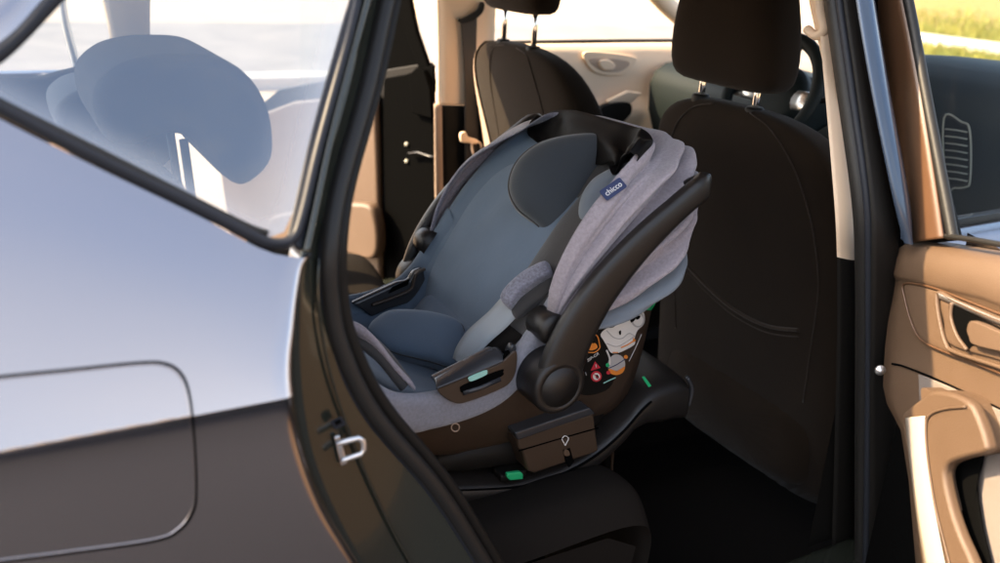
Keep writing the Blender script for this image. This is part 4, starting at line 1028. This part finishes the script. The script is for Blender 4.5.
# fabric tag on the canopy
CB = bvh(bpy.data.objects['canopy'])
def chit(u, v, off=.0065):
    h, n, i, d = CB.ray_cast(CP, ray(u, v).normalized())
    if h is None: h = P(u, v, Y=YC-W-.02); n = V((0, -1, 0))
    if n.dot(CP-h) < 0: n = -n
    return h+n*off, n
tagc, tagn = chit(612, 191)
td = (P(620, 184, Y=-.5)-P(601, 198, Y=-.5)); td = (td-tagn*td.dot(tagn)).normalized(); tu = tagn.cross(td).normalized()
tg = sub_empty('brand_tag', ic)
plate('tag_cloth', rrect(tagc, td, tu, .042, .019, .003), tagn*.001, 'navy', tg, bevel=.0003)
text('tag_text', 'chicco', tagc+tagn*.0014, td, tu, .0125, 'white', tg)
# ================================================================== OUTSIDE
def sheet(name, x0, x1, y0, y1, z, mt, nx=1, ny=1, **kw):
    return mk(name, [V((lerp(x0, x1, i/nx), lerp(y0, y1, j/ny), z)) for i in range(nx+1) for j in range(ny+1)], [(i*(ny+1)+j, (i+1)*(ny+1)+j, (i+1)*(ny+1)+j+1, i*(ny+1)+j+1) for i in range(nx) for j in range(ny)], mt, None, smooth=False, **kw)
sheet('ground', -150, 150, -150, 150, -.02, 'paving', kind='structure')
sheet('road', -60, 60, 7.4, 13.5, -.010, 'road', kind='structure')
sheet('parking_lane', -60, 8.2, -7.5, 1.2, -.009, 'asphalt', kind='structure')
sheet('car_park', -60, 8.2, -60, 7.0, -.014, 'paving', kind='structure')
box('kerb', (-42, 7.2, .04), (100, .30, .14), 'concrete', bevel=.02, kind='structure')
box('kerb', (14.3, -8, .06), (.7, 40, .2), 'concrete', bevel=.02, kind='structure')
w = bpy.data.worlds.new('World'); S.world = w; w.use_nodes = True; nt = w.node_tree
sky = nt.nodes.new('ShaderNodeTexSky'); sky.sky_type = 'NISHITA'; sky.sun_disc = False
SUN_EL, SUN_AZ = R(40), R(158)      # azimuth of the sun from +X towards +Y
sky.sun_elevation = SUN_EL; sky.sun_rotation = math.pi/2-SUN_AZ; sky.air_density = 1.0; sky.dust_density = 4.0; sky.ozone_density = 1.5
# thin cloud mixed into the unseen sky to vary and whiten reflections
tc = nt.nodes.new('ShaderNodeTexCoord'); mp = nt.nodes.new('ShaderNodeMapping'); mp.inputs['Scale'].default_value = (1, 1, 2.2)
cn_ = nt.nodes.new('ShaderNodeTexNoise'); cn_.inputs['Scale'].default_value = 1.7; cn_.inputs['Detail'].default_value = 7; cn_.inputs['Roughness'].default_value = .55
rp = nt.nodes.new('ShaderNodeValToRGB'); rp.color_ramp.elements[0].position = .40; rp.color_ramp.elements[1].position = .68
rp.color_ramp.elements[1].color = (.85, .85, .85, 1)
bw = nt.nodes.new('ShaderNodeRGBToBW'); ml = nt.nodes.new('ShaderNodeMath'); ml.operation = 'MULTIPLY'; ml.inputs[1].default_value = 1.9
mx = nt.nodes.new('ShaderNodeMix'); mx.data_type = 'RGBA'
nt.links.new(tc.outputs['Generated'], mp.inputs['Vector']); nt.links.new(mp.outputs[0], cn_.inputs['Vector']); nt.links.new(cn_.outputs['Fac'], rp.inputs['Fac'])
nt.links.new(sky.outputs[0], bw.inputs[0]); nt.links.new(bw.outputs[0], ml.inputs[0])
nt.links.new(rp.outputs['Color'], mx.inputs['Factor']); nt.links.new(sky.outputs[0], mx.inputs['A']); nt.links.new(ml.outputs[0], mx.inputs['B'])
nt.links.new(mx.outputs['Result'], nt.nodes['Background'].inputs[0]); nt.nodes['Background'].inputs[1].default_value = .15
sl_ = bpy.data.lights.new('sun', 'SUN'); sl_.energy = 4.6; sl_.angle = R(.55); sl_.color = (1, .75, .45)
so = bpy.data.objects.new('sun', sl_); COL.objects.link(so)
to_sun = V((math.cos(SUN_EL)*math.cos(SUN_AZ), math.cos(SUN_EL)*math.sin(SUN_AZ), math.sin(SUN_EL)))
so.rotation_euler = to_sun.to_track_quat('Z', 'Y').to_euler()
S.view_settings.view_transform = 'Standard'; S.view_settings.look = 'None'; S.view_settings.exposure = 1.9; S.view_settings.gamma = 1
S.cycles.use_denoising = True; S.cycles.max_bounces = 10; S.cycles.transparent_max_bounces = 16
# grass verge ahead of the car, with a kerb through it
def inverge(x, y): return y < .86*(x+1.2)-1.65
vs, fs = [], []
while len(fs) < 36000:
    x = 8.4+abs(random.gauss(0, 1))*6; y = random.uniform(-4, 18)
    if not inverge(x, y) or 13.85 < x < 14.75: continue
    h = random.uniform(.05, .20)*(1+.8*noise.noise(V((x*.7, y*.7, 0)))); a = random.uniform(0, 6.28); wd = random.uniform(.008, .02); lx_, ly_ = random.gauss(0, .06), random.gauss(0, .06); h *= 1+1.6*max(0, noise.noise(V((x*.9+5, y*.9, 3))))
    k = len(vs); vs += [V((x-wd*math.cos(a), y-wd*math.sin(a), .02)), V((x+wd*math.cos(a), y+wd*math.sin(a), .02)), V((x+lx_, y+ly_, .02+h))]; fs.append((k, k+1, k+2))
me = bpy.data.meshes.new('grass'); me.from_pydata([tuple(v) for v in vs], [], fs); me.materials.append(M['grass'])
go = bpy.data.objects.new('grass', me); COL.objects.link(go); go['kind'] = 'stuff'
mk('verge', [V((8.2, -27, .02)), V((60, -27, .02)), V((60, 51, .02)), V((8.2, 6.43, .02))], [(0, 1, 2, 3)], 'soil', smooth=False, kind='structure')
